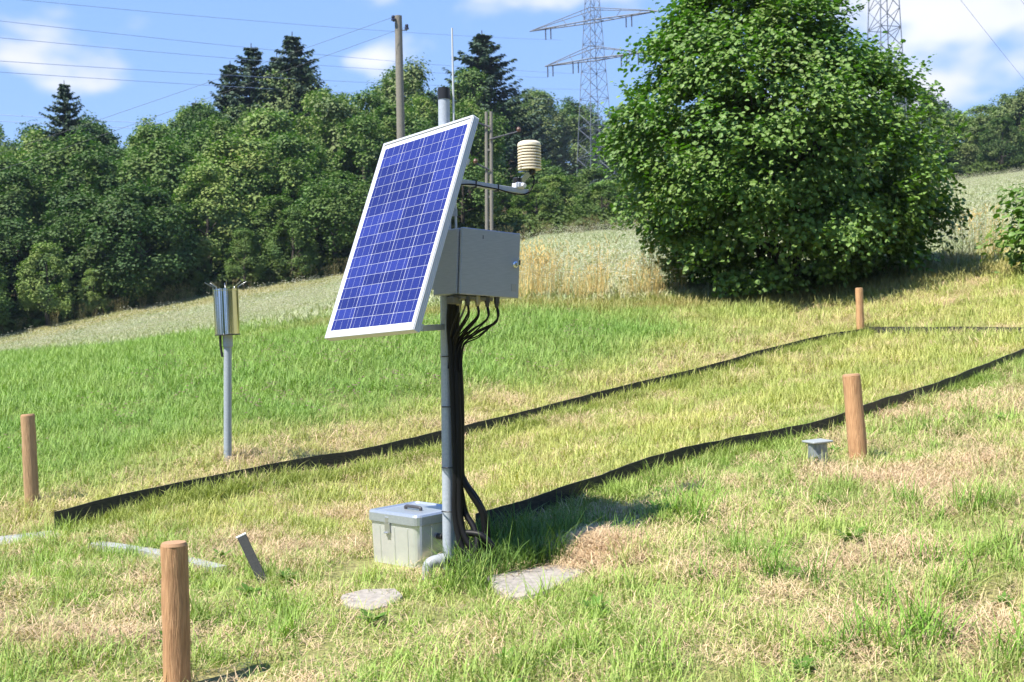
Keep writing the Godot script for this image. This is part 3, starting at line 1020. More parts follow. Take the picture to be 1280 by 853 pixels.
func make_station() -> void:
	var galvanised := mottled(lin(172, 182, 196, 0.85), lin(198, 206, 218, 0.85), 0.45, 0.2, 0.04, Vector3(5, 5, 5), 81)
	var brushed := mottled(lin(158, 166, 182, 0.85), lin(186, 192, 206, 0.85), 0.32, 0.4, 0.06, Vector3(1.2, 14, 1.2), 82)
	var alu := plain(lin(215, 218, 222, 0.9), 0.38, 0.35)
	var rubber := plain(Color(0.006, 0.006, 0.007), 0.5)
	rubber.metallic_specular = 0.35
	var black := plain(Color(0.018, 0.018, 0.02), 0.35)
	var root := thing("weather_station", on_ground(-0.308, -4.988), "weather station mast with tilted blue solar panel, steel cabinet and sensor arm", "weather station")
	var foot := Vector3(-0.306, -0.1, -4.988)
	var top := Vector3(-0.2804, 2.130, -5.0124)
	var g := Geo.new()
	g.tube([foot, top], 0.0262, 28)
	var mast := part(root, "mast_pole", g, galvanised)
	g = Geo.new()
	var up := (top - foot).normalized()
	g.tube([top - up * 0.004, top + up * 0.04, top + up * 0.047], [0.0288, 0.0288, 0.026], 28)
	sub(mast, "end_cap", g, black)
	for t in [[-0.285, 0.978], [-0.29, 0.755], [-0.296, 0.485], [-0.3, 0.29]]:
		g = Geo.new()
		var ring := []
		for k in 21:
			var a := TAU * k / 20.0
			ring.append(Vector3(t[0] + 0.012 + cos(a) * 0.041, t[1] + sin(a * 1.0) * 0.002, -4.975 + sin(a) * 0.033))
		g.tube(ring, 0.0028, 5, false)
		part(root, "cable_tie", g, black)

	# lightning rod
	g = Geo.new()
	g.tube([Vector3(-0.2394, 1.55, -5.012), Vector3(-0.2390, 2.03, -5.0114), Vector3(-0.2377, 2.4446, -5.0162)], [0.0055, 0.005, 0.0042], 8)
	part(root, "rod_aerial", g, alu)
	g = Geo.new()
	g.box(Vector3(-0.262, 1.62, -5.01), Vector3(0.06, 0.03, 0.02))
	g.box(Vector3(-0.262, 1.9, -5.01), Vector3(0.06, 0.02, 0.02))
	part(root, "rod_clamp", g, galvanised)

	# solar panel: right edge direction, up along the panel, normal
	var right := Vector3(0.657, 0.0458, 0.7525).normalized()
	var upward := Vector3(0.2581, 0.9242, -0.2816)
	upward = (upward - right * upward.dot(right)).normalized()
	var face := right.cross(upward)
	var width := 0.67
	var length := 0.985
	var pb := Basis(right, upward, face)
	var corner := Vector3(-0.585, 1.981, -5.284) - upward * length
	var at := func(u: float, v: float, w: float) -> Vector3: return corner + pb * Vector3(u, v, w)
	g = Geo.new()
	var rim := 0.012
	var deep := 0.036
	for e in [[0.0, length / 2.0, rim, length], [width, length / 2.0, rim, length]]:
		var s: float = 1.0 if e[0] == 0.0 else -1.0
		g.box(at.call(e[0] + s * rim / 2.0, e[1], -deep / 2.0), Vector3(rim, length, deep), pb, 0.0012)
		for k in 4:
			g.box(at.call(e[0] - s * 0.001, e[1], -0.007 - k * 0.0085), Vector3(0.003, length - 0.002, 0.0045), pb, 0.0008)
	for e in [0.0, length]:
		var s: float = 1.0 if e == 0.0 else -1.0
		g.box(at.call(width / 2.0, e + s * rim / 2.0, -deep / 2.0), Vector3(width - 2.0 * rim, rim, deep), pb, 0.0012)
	var panel := part(root, "solar_panel", g, alu)
	g = Geo.new()
	g.box(at.call(width / 2.0, length / 2.0, -0.0065), Vector3(width - 2.0 * rim - 0.001, length - 2.0 * rim - 0.001, 0.003), pb)
	sub(panel, "back_sheet", g, plain(Color(0.66, 0.68, 0.74), 0.5))
	var cells := []
	for k in 6:
		var tone: float = [1.0, 0.86, 1.1, 0.94, 1.18, 0.8][k]
		var m := mottled(Color(0.017, 0.026, 0.155) * tone, Color(0.030, 0.046, 0.22) * tone, 0.35, 0.0, 0.05, Vector3(9, 9, 9), 90 + k)
		m.metallic_specular = 0.1
		cells.append(m)
	var left_edge := 0.026
	var low_edge := 0.036
	var cw := (width - 2.0 * left_edge) / 4.0
	var ch := (length - low_edge - 0.034) / 18.0
	var cell_mesh := Geo.new()
	cell_mesh.box(Vector3.ZERO, Vector3(cw - 0.0030, ch - 0.0019, 0.0006))
	var shared := cell_mesh.mesh()
	rng.seed = 4
	for j in 18:
		for i in 4:
			var o := piece("solar_cell", shared, cells[rng.randi_range(0, 5)])
			panel.add_child(o, true)
			o.transform = Transform3D(pb, at.call(left_edge + cw * (i + 0.5), low_edge + ch * (j + 0.5), -0.0046))
	var silver := plain(Color(0.62, 0.66, 0.78), 0.4, 0.2)
	for i in 4:
		for k in 3:
			g = Geo.new()
			g.box(at.call(left_edge + cw * (i + [0.17, 0.5, 0.83][k]), low_edge + ch * 9.0, -0.0041), Vector3(0.0008, ch * 18.0 - 0.004, 0.0005), pb)
			sub(panel, "busbar", g, silver)
	var pane := StandardMaterial3D.new()
	pane.transparency = BaseMaterial3D.TRANSPARENCY_ALPHA
	pane.albedo_color = Color(0.08, 0.09, 0.14, 0.015)
	pane.roughness = 0.08
	pane.metallic_specular = 0.16
	g = Geo.new()
	g.poly([at.call(rim, rim, -0.0012), at.call(width - rim, rim, -0.0012), at.call(width - rim, length - rim, -0.0012), at.call(rim, length - rim, -0.0012)], face)
	sub(panel, "glass_pane", g, pane)
	# struts that carry the panel
	g = Geo.new()
	g.box((at.call(width * 0.62, 0.03, -0.045) + Vector3(-0.3, 1.11, -4.99)) / 2.0, Vector3(0.022, 0.026, (at.call(width * 0.62, 0.03, -0.045) - Vector3(-0.3, 1.11, -4.99)).length()), Basis.looking_at((at.call(width * 0.62, 0.03, -0.045) - Vector3(-0.3, 1.11, -4.99)).normalized()), 0.002)
	g.box(at.call(width / 2.0, 0.03, -0.048), Vector3(width - 0.03, 0.03, 0.02), pb, 0.002)
	part(root, "panel_strut", g, galvanised)
	g = Geo.new()
	g.box(at.call(width / 2.0, length * 0.8, -0.048), Vector3(width - 0.03, 0.03, 0.02), pb, 0.002)
	g.tube([at.call(width / 2.0, length * 0.8, -0.05), Vector3(-0.285, 1.76, -5.01)], 0.012, 10)
	part(root, "panel_strut", g, galvanised)

	# cabinet
	var bx := Vector3(0.812, -0.062, -0.58).normalized()
	var bz := Vector3(0.58, 0.0, 0.812)
	bz = (bz - bx * bz.dot(bx)).normalized()
	var by := bz.cross(bx)
	var cb := Basis(bx, by, bz)
	var w := 0.309
	var h := 0.284
	var c0 := Vector3(-0.2166, 1.249, -4.753)
	var cab := func(u: float, v: float, z: float) -> Vector3: return c0 + cb * Vector3(u, v, z)
	g = Geo.new()
	g.box(cab.call(w / 2.0, h / 2.0, -0.124), Vector3(w, h, 0.19), cb, 0.004)
	var body := part(root, "cabinet_body", g, brushed)
	g = Geo.new()
	g.box(cab.call(w / 2.0, h / 2.0, -0.022), Vector3(w - 0.02, h - 0.02, 0.016), cb)
	sub(body, "door_seal", g, rubber)
	g = Geo.new()
	g.box(cab.call(w / 2.0, h / 2.0, -0.008), Vector3(w - 0.002, h + 0.002, 0.016), cb, 0.003)
	var door := part(root, "cabinet_door", g, brushed)
	g = Geo.new()
	g.lathe(cab.call(w * 0.915, h * 0.515, 0.0), [Vector2(0.014, 0), Vector2(0.014, 0.006), Vector2(0.009, 0.009), Vector2(0.009, 0.018), Vector2(0, 0.018)], 16, Basis(cb.x, cb.z, -cb.y))
	g.box(cab.call(w * 0.93, h * 0.555, 0.019), Vector3(0.008, 0.034, 0.006), cb, 0.002)
	sub(door, "lock_handle", g, plain(Color(0.72, 0.74, 0.76), 0.18, 0.9))
	g = Geo.new()
	g.box(cab.call(w * 0.985, h * 0.55, 0.004), Vector3(0.007, 0.022, 0.008), cb, 0.001)
	sub(door, "latch_keeper", g, black)
	g = Geo.new()
	g.box(cab.call(w * 0.905, h * 0.155, 0.0006), Vector3(0.026, 0.032, 0.0012), cb)
	sub(door, "rating_sticker", g, mottled(lin(150, 152, 150, 0.8), lin(178, 178, 174, 0.8), 0.6, 0.0, 0.2, Vector3(30, 60, 30), 99))
	g = Geo.new()
	g.box(cab.call(w * 0.355, h * 0.885, 0.0005), Vector3(0.003, 0.016, 0.001), cb)
	sub(door, "vent_slot", g, black)
	# gland plate and brackets under the cabinet
	g = Geo.new()
	g.box(cab.call(w * 0.32, -0.012, -0.06), Vector3(w * 0.55, 0.018, 0.09), cb, 0.003)
	g.box(cab.call(0.012, -0.026, -0.06), Vector3(0.05, 0.03, 0.05), cb, 0.003)
	part(root, "gland_plate", g, plain(Color(0.16, 0.15, 0.12), 0.45, 0.4))
	g = Geo.new()
	g.box(cab.call(0.06, h * 0.15, -0.235), Vector3(0.12, 0.03, 0.05), cb, 0.003)
	g.box(cab.call(0.06, h * 0.85, -0.235), Vector3(0.12, 0.03, 0.05), cb, 0.003)
	part(root, "mast_bracket", g, galvanised)
	var gather := Vector3(-0.262, 1.085, -4.955)
	for k in 9:
		var u := 0.03 + k * 0.0255
		var z := -0.022 if k % 2 else -0.06
		var p: Vector3 = cab.call(u, -0.001, z)
		g = Geo.new()
		g.lathe(p - by * 0.045, [Vector2(0.0, 0.0), Vector2(0.007, 0.0), Vector2(0.0095, 0.010), Vector2(0.0095, 0.018), Vector2(0.0125, 0.019), Vector2(0.0125, 0.045)], 10)
		var gland := part(root, "cable_gland", g, plain(Color(0.05, 0.048, 0.04), 0.4) if k % 3 else plain(Color(0.35, 0.3, 0.18), 0.35, 0.6))
		if k < 9:
			g = Geo.new()
			var q: Vector3 = p - by * 0.045
			var end := gather + Vector3(0.012 * (k - 3) * 0.6, -0.06 - 0.01 * (k % 3), 0.008 * (k % 3))
			g.tube(smooth([q, q - by * (0.03 + 0.004 * k), q.lerp(end, 0.5) + Vector3(-0.004, -0.014, 0.01), end + Vector3(0.012, 0.02, 0), end - Vector3(0, 0.1, 0)]), 0.0032 if k % 2 else 0.0042, 7)
			sub(gland, "signal_cable", g, rubber)
			if k > 1:
				g = Geo.new()
				end += Vector3(-0.008 + 0.003 * (k % 4), 0.03, 0.006)
				g.tube(smooth([q + bx * 0.004, q - by * 0.045 + bx * 0.006, q.lerp(end, 0.45) + Vector3(0.0, -0.03 - 0.003 * k, 0.02), end + Vector3(0.02, -0.01, 0.004), end - Vector3(0, 0.12, 0)]), 0.0030, 7)
				sub(gland, "signal_cable", g, rubber)
	g = Geo.new()
	g.tube(smooth([cab.call(0.02, -0.02, -0.03), Vector3(-0.235, 1.16, -4.965), Vector3(-0.262, 1.07, -4.95)]), 0.006, 7)
	g.tube(smooth([cab.call(0.05, -0.02, -0.02), Vector3(-0.215, 1.17, -4.955), Vector3(-0.268, 1.06, -4.945)]), 0.005, 7)
	part(root, "grey_cable", g, plain(lin(150, 152, 150, 0.8), 0.5))
	# black conduits running down the mast
	var runs := [
		[[-0.262, 1.245, -4.925], [-0.275, 1.13, -4.95], [-0.268, 0.95, -4.948], [-0.262, 0.5, -4.945], [-0.268, 0.28, -4.945], [-0.235, 0.13, -4.92], [-0.175, 0.09, -4.9]],
		[[-0.245, 1.245, -4.92], [-0.262, 1.12, -4.95], [-0.252, 1.0, -4.95], [-0.244, 0.7, -4.94], [-0.246, 0.45, -4.942], [-0.243, 0.25, -4.935], [-0.20, 0.14, -4.91], [-0.12, 0.07, -4.89]],
		[[-0.225, 1.245, -4.925], [-0.245, 1.12, -4.955], [-0.236, 0.95, -4.955], [-0.231, 0.75, -4.955], [-0.236, 0.52, -4.952], [-0.232, 0.44, -4.95], [-0.195, 0.37, -4.944], [-0.152, 0.295, -4.941], [-0.138, 0.21, -4.94], [-0.145, 0.06, -4.94]],
		[[-0.24, 1.245, -4.94], [-0.252, 1.08, -4.972], [-0.246, 0.95, -4.972], [-0.238, 0.72, -4.972], [-0.244, 0.5, -4.968], [-0.222, 0.42, -4.962], [-0.175, 0.35, -4.958], [-0.142, 0.28, -4.955], [-0.128, 0.19, -4.95], [-0.13, 0.04, -4.95]],
		[[-0.27, 1.245, -4.94], [-0.27, 1.05, -4.965], [-0.262, 0.8, -4.968], [-0.255, 0.4, -4.966], [-0.26, 0.2, -4.95], [-0.21, 0.2, -4.925], [-0.15, 0.19, -4.9], [-0.098, 0.13, -4.889], [-0.09, 0.03, -4.89]]]
	for r in runs:
		var pts := []
		for p in r:
			pts.append(Vector3(p[0], p[1], p[2]))
		g = Geo.new()
		g.tube(smooth(pts, 8), 0.0145, 12)
		part(root, "cable_conduit", g, rubber)
	# sensor arm, bracket and shield
	var a0 := Vector3(-0.285, 1.766, -4.995)
	var a1 := Vector3(0.086, 1.7345, -5.262)
	var dir := (a1 - a0).normalized()
	g = Geo.new()
	g.box((a0 + a1) / 2.0, Vector3(0.026, 0.024, (a1 - a0).length()), Basis.looking_at(dir), 0.002)
	var arm := part(root, "sensor_arm", g, galvanised)
	g = Geo.new()
	var mount := Vector3(0.045, 1.762, -5.235)
	g.box(mount, Vector3(0.05, 0.03, 0.045), Basis.looking_at(dir), 0.006)
	g.tube([mount + Vector3(0.02, 0.0, 0.02), mount + Vector3(0.03, -0.002, 0.03)], 0.011, 12)
	sub(arm, "mount_block", g, plain(lin(228, 230, 236, 0.85), 0.4))
	g = Geo.new()
	g.lathe(mount + Vector3(-0.004, 0.014, 0), [Vector2(0.021, 0), Vector2(0.021, 0.02), Vector2(0.017, 0.024), Vector2(0, 0.024)], 16)
	sub(arm, "mount_cap", g, black)
	g = Geo.new()
	g.box(Vector3(0.072, 1.797, -5.248), Vector3(0.03, 0.085, 0.006), Basis(Vector3(0, 0, 1), -0.75) * Basis(Vector3.UP, 0.5), 0.001)
	g.box(Vector3(0.085, 1.828, -5.255), Vector3(0.07, 0.008, 0.035), Basis(Vector3.UP, 0.62), 0.001)
	part(root, "shield_bracket", g, plain(lin(150, 165, 190, 0.85), 0.25, 0.85))
	var cream := plain(lin(238, 226, 200, 0.82), 0.5)
	var seat := Vector3(0.100, 1.838, -5.26)
	g = Geo.new()
	g.lathe(seat, [Vector2(0.0, 0.002), Vector2(0.034, 0.002), Vector2(0.034, 0.125)], 20)
	var shield := part(root, "radiation_shield", g, cream)
	for k in 8:
		g = Geo.new()
		g.lathe(seat + Vector3.UP * (k * 0.0135), [Vector2(0.036, 0.004), Vector2(0.052, 0.0), Vector2(0.0555, 0.0015), Vector2(0.0555, 0.007), Vector2(0.05, 0.0105), Vector2(0.036, 0.011)], 36)
		sub(shield, "louver_plate", g, cream)
	g = Geo.new()
	g.lathe(seat + Vector3.UP * 0.108, [Vector2(0.036, 0.002), Vector2(0.0545, 0.0), Vector2(0.0555, 0.004), Vector2(0.0545, 0.014), Vector2(0.05, 0.021), Vector2(0.04, 0.026), Vector2(0.02, 0.0285), Vector2(0, 0.029)], 36)
	sub(shield, "dome_cap", g, cream)
	g = Geo.new()
	g.lathe(seat + Vector3(0.012, -0.024, 0.01), [Vector2(0, 0), Vector2(0.01, 0.0), Vector2(0.016, 0.008), Vector2(0.016, 0.024), Vector2(0, 0.026)], 14)
	sub(shield, "cable_outlet", g, black)
	g = Geo.new()
	g.tube(smooth([seat + Vector3(0.012, -0.02, 0.01), seat + Vector3(0.02, -0.055, 0.012), Vector3(0.105, 1.745, -5.245), Vector3(0.075, 1.722, -5.235), Vector3(0.02, 1.722, -5.19), Vector3(-0.05, 1.735, -5.13), Vector3(-0.11, 1.742, -5.08), Vector3(-0.17, 1.75, -5.05), Vector3(-0.27, 1.74, -4.985)]), 0.0036, 7)
	part(root, "sensor_cable", g, rubber)
	for t in [0.35, 0.62]:
		g = Geo.new()
		g.box(a0.lerp(a1, t) - Vector3.UP * 0.002, Vector3(0.032, 0.034, 0.006), Basis.looking_at(dir), 0.001)
		part(root, "arm_tie", g, black)

	# drain elbow and its hose beside the foot of the mast
	var pvc := mottled(lin(150, 155, 158, 0.8), lin(172, 176, 180, 0.8), 0.5, 0.0, 0.05, Vector3(8, 8, 8), 71)
	var elbow := thing("pipe_elbow", on_ground(-0.385, -4.84), "grey plastic pipe elbow rising from the grass at the mast's foot", "pipe")
	g = Geo.new()
	g.tube(smooth([Vector3(-0.387, -0.05, -4.838), Vector3(-0.386, 0.05, -4.838), Vector3(-0.377, 0.083, -4.842), Vector3(-0.352, 0.094, -4.85), Vector3(-0.335, 0.094, -4.855)]), 0.026, 20)
	part(elbow, "bend", g, pvc)
	g = Geo.new()
	g.tube([Vector3(-0.341, 0.0945, -4.853), Vector3(-0.318, 0.0945, -4.859)], 0.0305, 20)
	part(elbow, "collar", g, pvc)
	g = Geo.new()
	g.tube(smooth([Vector3(-0.325, 0.092, -4.858), Vector3(-0.26, 0.072, -4.866), Vector3(-0.215, 0.08, -4.875), Vector3(-0.188, 0.105, -4.885), Vector3(-0.172, 0.16, -4.9), Vector3(-0.185, 0.22, -4.93), Vector3(-0.225, 0.29, -4.958), Vector3(-0.243, 0.40, -4.955)]), 0.0135, 12)
	part(elbow, "hose", g, rubber)

func make_box() -> void:
	var sheet := mottled(lin(222, 224, 225, 0.92), lin(238, 240, 240, 0.92), 0.24, 0.6, 0.03, Vector3(2, 2, 2), 61)
	var lidmat := mottled(lin(176, 184, 192, 0.9), lin(205, 212, 220, 0.9), 0.3, 0.6, 0.05, Vector3(6, 6, 6), 62)
	var u := Vector3(-0.75, 0, -0.66).normalized()
	var w := Vector3(0.66, 0, -0.75).normalized()
	var front := Vector3(-0.443, 0, -5.0)
	var center := front + u * 0.17 + w * 0.16
	var base := on_ground(center.x, center.z)
	var b := Basis(-u, Vector3.UP, -w)
	var root := thing("metal_case", base, "aluminium case with handled lid standing in the grass beside the mast", "case")
	var g := Geo.new()
	# slightly tapered body with rounded upright edges
	var rings := []
	for lvl in [[-0.03, 0.93], [0.235, 0.985]]:
		var ring := []
		for k in 4:
			for s in 5:
				var a := PI / 2.0 * (k + s / 4.0)
				var cx := [1, -1, -1, 1]
				var cz := [1, 1, -1, -1]
				ring.append(Vector3(center.x, lvl[0], center.z) + b * (Vector3(cx[k] * 0.135 + cos(a) * 0.03, 0, cz[k] * 0.125 + sin(a) * 0.03) * lvl[1]))
		rings.append(ring)
	for k in 20:
		var p: Vector3 = rings[0][k]
		var q: Vector3 = rings[0][(k + 1) % 20]
		var nn := ((p + q) / 2.0 - Vector3(center.x, -0.03, center.z)).normalized()
		nn = (q - p).cross(Vector3.UP).normalized() * signf((q - p).cross(Vector3.UP).dot(nn))
		g.poly([p, q, rings[1][(k + 1) % 20], rings[1][k]], nn)
	part(root, "case_body", g, sheet)
	g = Geo.new()
	var tiers := [[0.216, 1.0], [0.219, 1.035], [0.256, 1.035], [0.265, 1.01], [0.267, 0.9], [0.261, 0.87]]
	for i in tiers.size():
		var ring := []
		for k in 4:
			for s in 5:
				var a := PI / 2.0 * (k + s / 4.0)
				var cx := [1, -1, -1, 1]
				var cz := [1, 1, -1, -1]
				ring.append(Vector3(center.x, tiers[i][0], center.z) + b * (Vector3(cx[k] * 0.135 + cos(a) * 0.03, 0, cz[k] * 0.125 + sin(a) * 0.03) * tiers[i][1]))
		if i > 0:
			for k in 20:
				var p: Vector3 = rings[0][k]
				var q: Vector3 = rings[0][(k + 1) % 20]
				var r: Vector3 = ring[(k + 1) % 20]
				var nn := (q - p).cross(r - q).normalized()
				if nn.dot((p + q) / 2.0 - Vector3(center.x, 0.17 if i < 5 else 0.34, center.z)) < 0.0:
					nn = -nn
				if i >= 4:
					nn = nn if nn.y > 0.0 else -nn
				g.poly([p, q, r, ring[k]], nn)
		rings[0] = ring
	g.poly(rings[0], Vector3.UP)
	var lid := part(root, "case_lid", g, lidmat)
	# pressed stiffening beads in the walls
	for q in [[-0.09, 0.1535, 0], [0.01, 0.1535, 0], [0.1, 0.1535, 0], [-0.08, 0.1635, 1], [0.06, 0.1635, 1]]:
		g = Geo.new()
		var lo := b * (Vector3(q[0], 0, q[1]) if q[2] == 0 else Vector3(q[1], 0, q[0]))
		var foot := Vector3(center.x, 0.0, center.z) + lo * 0.945
		var head := Vector3(center.x, 0.20, center.z) + lo * 0.975
		g.tube([foot, head], 0.005, 8)
		part(root, "wall_bead", g, sheet)
	g = Geo.new()
	var hp := Vector3(center.x, 0.267, center.z)
	g.tube(smooth([hp + b * Vector3(-0.05, -0.006, 0.02), hp + b * Vector3(-0.047, 0.006, 0.02), hp + b * Vector3(0, 0.008, 0.02), hp + b * Vector3(0.047, 0.006, 0.02), hp + b * Vector3(0.05, -0.006, 0.02)]), 0.008, 10)
	sub(lid, "lid_handle", g, plain(Color(0.04, 0.04, 0.045), 0.5))
	# latches on the long front face and a gland on the side towards the mast
	for s in [0.03]:
		g = Geo.new()
		var p := Vector3(center.x, 0.192, center.z) + b * Vector3(-0.06 + s, 0, 0.157)
		g.box(p, Vector3(0.034, 0.05, 0.008), b, 0.002)
		g.box(p + Vector3.UP * 0.038, Vector3(0.024, 0.03, 0.012), b, 0.003)
		g.tube([p + b * Vector3(-0.012, -0.02, 0.009), p + b * Vector3(0.012, -0.02, 0.009)], 0.004, 8)
		part(root, "latch", g, plain(Color(0.55, 0.56, 0.56), 0.3, 0.8))
	g = Geo.new()
	var side := Vector3(center.x, 0.135, center.z) + b * Vector3(0.168, 0.02, 0.02)
	g.tube([side - b * Vector3(0.01, 0, 0), side + b * Vector3(0.025, 0, 0)], 0.014, 14)
	g.tube(smooth([side, side + Vector3(0.05, -0.01, 0.03), Vector3(-0.25, 0.1, -4.99)]), 0.006, 8)
	part(root, "cable_inlet", g, plain(Color(0.02, 0.02, 0.02), 0.4))

func make_gauge() -> void:
	var base := on_ground(-1.95, -7.59)
	var root := thing("rain_gauge", base, "polished steel rain gauge bucket with bird spikes on a grey post", "rain gauge")
	var post := mottled(lin(160, 170, 182, 0.85), lin(180, 190, 200, 0.85), 0.5, 0.2, 0.04, Vector3(5, 5, 5), 51)
	var chrome := mottled(Color(0.48, 0.49, 0.50), Color(0.90, 0.91, 0.92), 0.12, 1.0, 0.05, Vector3(26, 0.2, 26), 52)
	var foot := base - Vector3.UP * 0.1
	var neck := Vector3(-1.929, 1.085, -7.60)
	var g := Geo.new()
	g.tube([foot, neck], 0.0265, 20)
	part(root, "post", g, post)
	g = Geo.new()
	g.lathe(neck - Vector3.UP * 0.075, [Vector2(0.030, 0), Vector2(0.033, 0.004), Vector2(0.033, 0.085)], 20)
	part(root, "collar", g, post)
	g = Geo.new()
	var lean := Basis(Vector3(0, 0, 1), 0.02)
	g.lathe(neck + Vector3.UP * 0.008, [Vector2(0, 0), Vector2(0.078, 0.0), Vector2(0.083, 0.004), Vector2(0.083, 0.30), Vector2(0.085, 0.303), Vector2(0.085, 0.312), Vector2(0.079, 0.312), Vector2(0.079, 0.2), Vector2(0, 0.16)], 48, lean)
	var bucket := part(root, "bucket", g, chrome)
	g = Geo.new()
	g.lathe(neck + Vector3.UP * 0.006, [Vector2(0.081, 0.0), Vector2(0.0848, 0.001), Vector2(0.0848, 0.007), Vector2(0.081, 0.009)], 48, lean)
	sub(bucket, "base_ring", g, plain(Color(0.06, 0.06, 0.065), 0.4, 0.5))
	for k in 8:
		var a := TAU * (k + 0.5) / 8.0 + 0.1
		var o := Vector3(cos(a), 0, sin(a))
		var p := neck + lean * (o * 0.083 + Vector3.UP * 0.315)
		g = Geo.new()
		g.tube([p - Vector3.UP * 0.05, p + Vector3.UP * 0.02, p + o * 0.055 + Vector3.UP * 0.052], 0.0016, 6)
		sub(bucket, "bird_spike", g, plain(Color(0.6, 0.61, 0.62), 0.25, 0.9))
	g = Geo.new()
	g.tube(smooth([neck + Vector3(-0.045, 0.01, 0.02), neck + Vector3(-0.045, -0.06, 0.02), neck + Vector3(-0.036, -0.14, 0.015)]), 0.008, 8)
	part(root, "signal_cable", g, plain(Color(0.02, 0.02, 0.022), 0.5))

# ---------------------------------------------------------------- stakes, strips, slabs and odd pieces
func make_plot() -> void:
	var stakes := [
		[Vector3(-1.099, -0.054, -3.587), Vector3(-1.101, 0.434, -3.592), 0.0425, lin(150, 110, 76, 0.88), lin(220, 176, 132, 0.88), "round brown wooden stake standing nearest, in front of the pale metal strip"],
		[Vector3(-2.987, 0.052, -6.908), Vector3(-3.003, 0.63, -6.915), 0.042, lin(156, 124, 92, 0.9), lin(206, 170, 130, 0.9), "greyish brown wooden stake behind the left end of the black edging"],
		[Vector3(1.96, 0.284, -6.361), Vector3(1.925, 0.795, -6.367), 0.05, lin(170, 124, 86, 0.9), lin(226, 182, 136, 0.9), "orange brown wooden stake beside the capped grey pipe"],
		[Vector3(4.096, 0.955, -13.149), Vector3(4.089, 1.482, -13.155), 0.043, lin(180, 134, 92, 0.9), lin(220, 176, 128, 0.9), "small distant wooden stake below the big bush at the plot's far corner"]]
	# drying cracks and grey weathering, wrapped round the stakes
	var crack_noise := FastNoiseLite.new()
	crack_noise.seed = 17
	crack_noise.frequency = 0.035
	crack_noise.fractal_octaves = 3
	var im := Image.create_empty(128, 256, false, Image.FORMAT_RGBA8)
	for y in 256:
		for x in 128:
			var a := TAU * x / 128.0
			var n := crack_noise.get_noise_3d(cos(a) * 60.0, y * 0.22, sin(a) * 60.0)
			var split := smoothstep(0.018, 0.0, absf(n)) * smoothstep(-0.1, 0.25, crack_noise.get_noise_3d(cos(a) * 20.0, y * 0.3 + 300.0, sin(a) * 20.0))
			var grey := 0.98 + 0.24 * crack_noise.get_noise_3d(cos(a) * 14.0 + 90.0, y * 0.35, sin(a) * 14.0)
			var v := clampf(grey * (1.0 - 0.6 * split), 0.0, 1.0)
			im.set_pixel(x, y, Color(v, v, v * 1.0, 1.0))
	var cracks := ImageTexture.create_from_image(im)
	for i in stakes.size():
		var s: Array = stakes[i]
		var root := thing("wooden_stake", on_ground(s[0].x, s[0].z), s[5], "stake", "round wooden stakes at the plot's corners")
		var wood := mottled(s[3], s[4], 0.8, 0.0, 0.05, Vector3(12, 0.7, 12), 110 + i, 0.3)
		wood.detail_enabled = true
		wood.detail_blend_mode = BaseMaterial3D.BLEND_MODE_MUL
		wood.detail_albedo = cracks
		var up: Vector3 = (s[1] - s[0]).normalized()
		var b := Basis(Vector3.RIGHT, 0.0) * Basis(Quaternion(Vector3.UP, up))
		var r: float = s[2]
		var tall: float = (s[1] - s[0]).length() + 0.15
		var g := Geo.new()
		var prof := []
		for k in 15:
			prof.append(Vector2(r * (1.04 - 0.05 * k / 14.0 + 0.012 * sin(k * 0.9 + i)), (tall - 0.01) * k / 14.0))
		g.lathe(s[0] - up * 0.15, prof, 32, b)
		for k in g.v.size():
			var q: Vector3 = g.v[k] * Vector3(9.0, 2.2, 9.0)
			g.v[k] += g.n[k] * (patch.get_noise_3dv(q * 6.0) * 0.0035 + patch.get_noise_3dv(q * 16.0) * 0.0015)
		part(root, "shaft", g, wood)
		g = Geo.new()
		var rt: float = prof[14].x
		g.lathe(s[0] - up * 0.15, [Vector2(rt, tall - 0.01), Vector2(rt * 0.9, tall), Vector2(0, tall + 0.001)], 22, b)
		part(root, "cut_end", g, mottled(lin(170, 128, 94, 0.7), lin(206, 166, 126, 0.7), 0.85, 0.0, 0.08, Vector3(12, 12, 12), 120 + i))
	# black edging strips: sheet with a little thickness, waving slightly
	var plastic := mottled(Color(0.008, 0.008, 0.009), Color(0.085, 0.074, 0.060), 0.6, 0.0, 0.035, Vector3(3, 10, 3), 130)
	edging([Vector2(-2.585, -6.247), Vector2(-1.832, -7.119), Vector2(-1.189, -7.789), Vector2(-0.499, -8.43), Vector2(0.715, -9.693), Vector2(2.036, -10.995), Vector2(3.1, -12.1), Vector2(4.14, -13.1)], 0.105, 0.09, plastic, "black plastic edging strip along the plot's upper side, starting behind the metal sheet")
	edging([Vector2(4.17, -13.06), Vector2(4.55, -12.3), Vector2(5.1, -11.2), Vector2(5.6, -10.2)], 0.075, 0.075, plastic, "far black edging strip running right from the small distant stake")
	edging([Vector2(-0.2, -5.43), Vector2(0.1, -5.70), Vector2(0.505, -6.09), Vector2(0.86, -6.4), Vector2(1.229, -6.691), Vector2(1.66, -6.93), Vector2(2.147, -7.24), Vector2(2.6, -7.7), Vector2(3.095, -8.194), Vector2(3.7, -8.85), Vector2(4.338, -9.496), Vector2(5.2, -10.4)], 0.108, 0.105, plastic, "black plastic edging strip along the plot's lower side, from the mast past the stake")
	# pale metal strips at the foot of the plot
	var zinc := mottled(lin(160, 160, 158, 0.8), lin(200, 200, 196, 0.8), 0.55, 0.25, 0.04, Vector3(3, 3, 3), 140)
	flat_strip([Vector2(-3.25, -5.72), Vector2(-2.80, -5.98), Vector2(-2.52, -6.17)], 0.30, 0.015, zinc, "pale grey metal sheet lying left of the black edging's end")
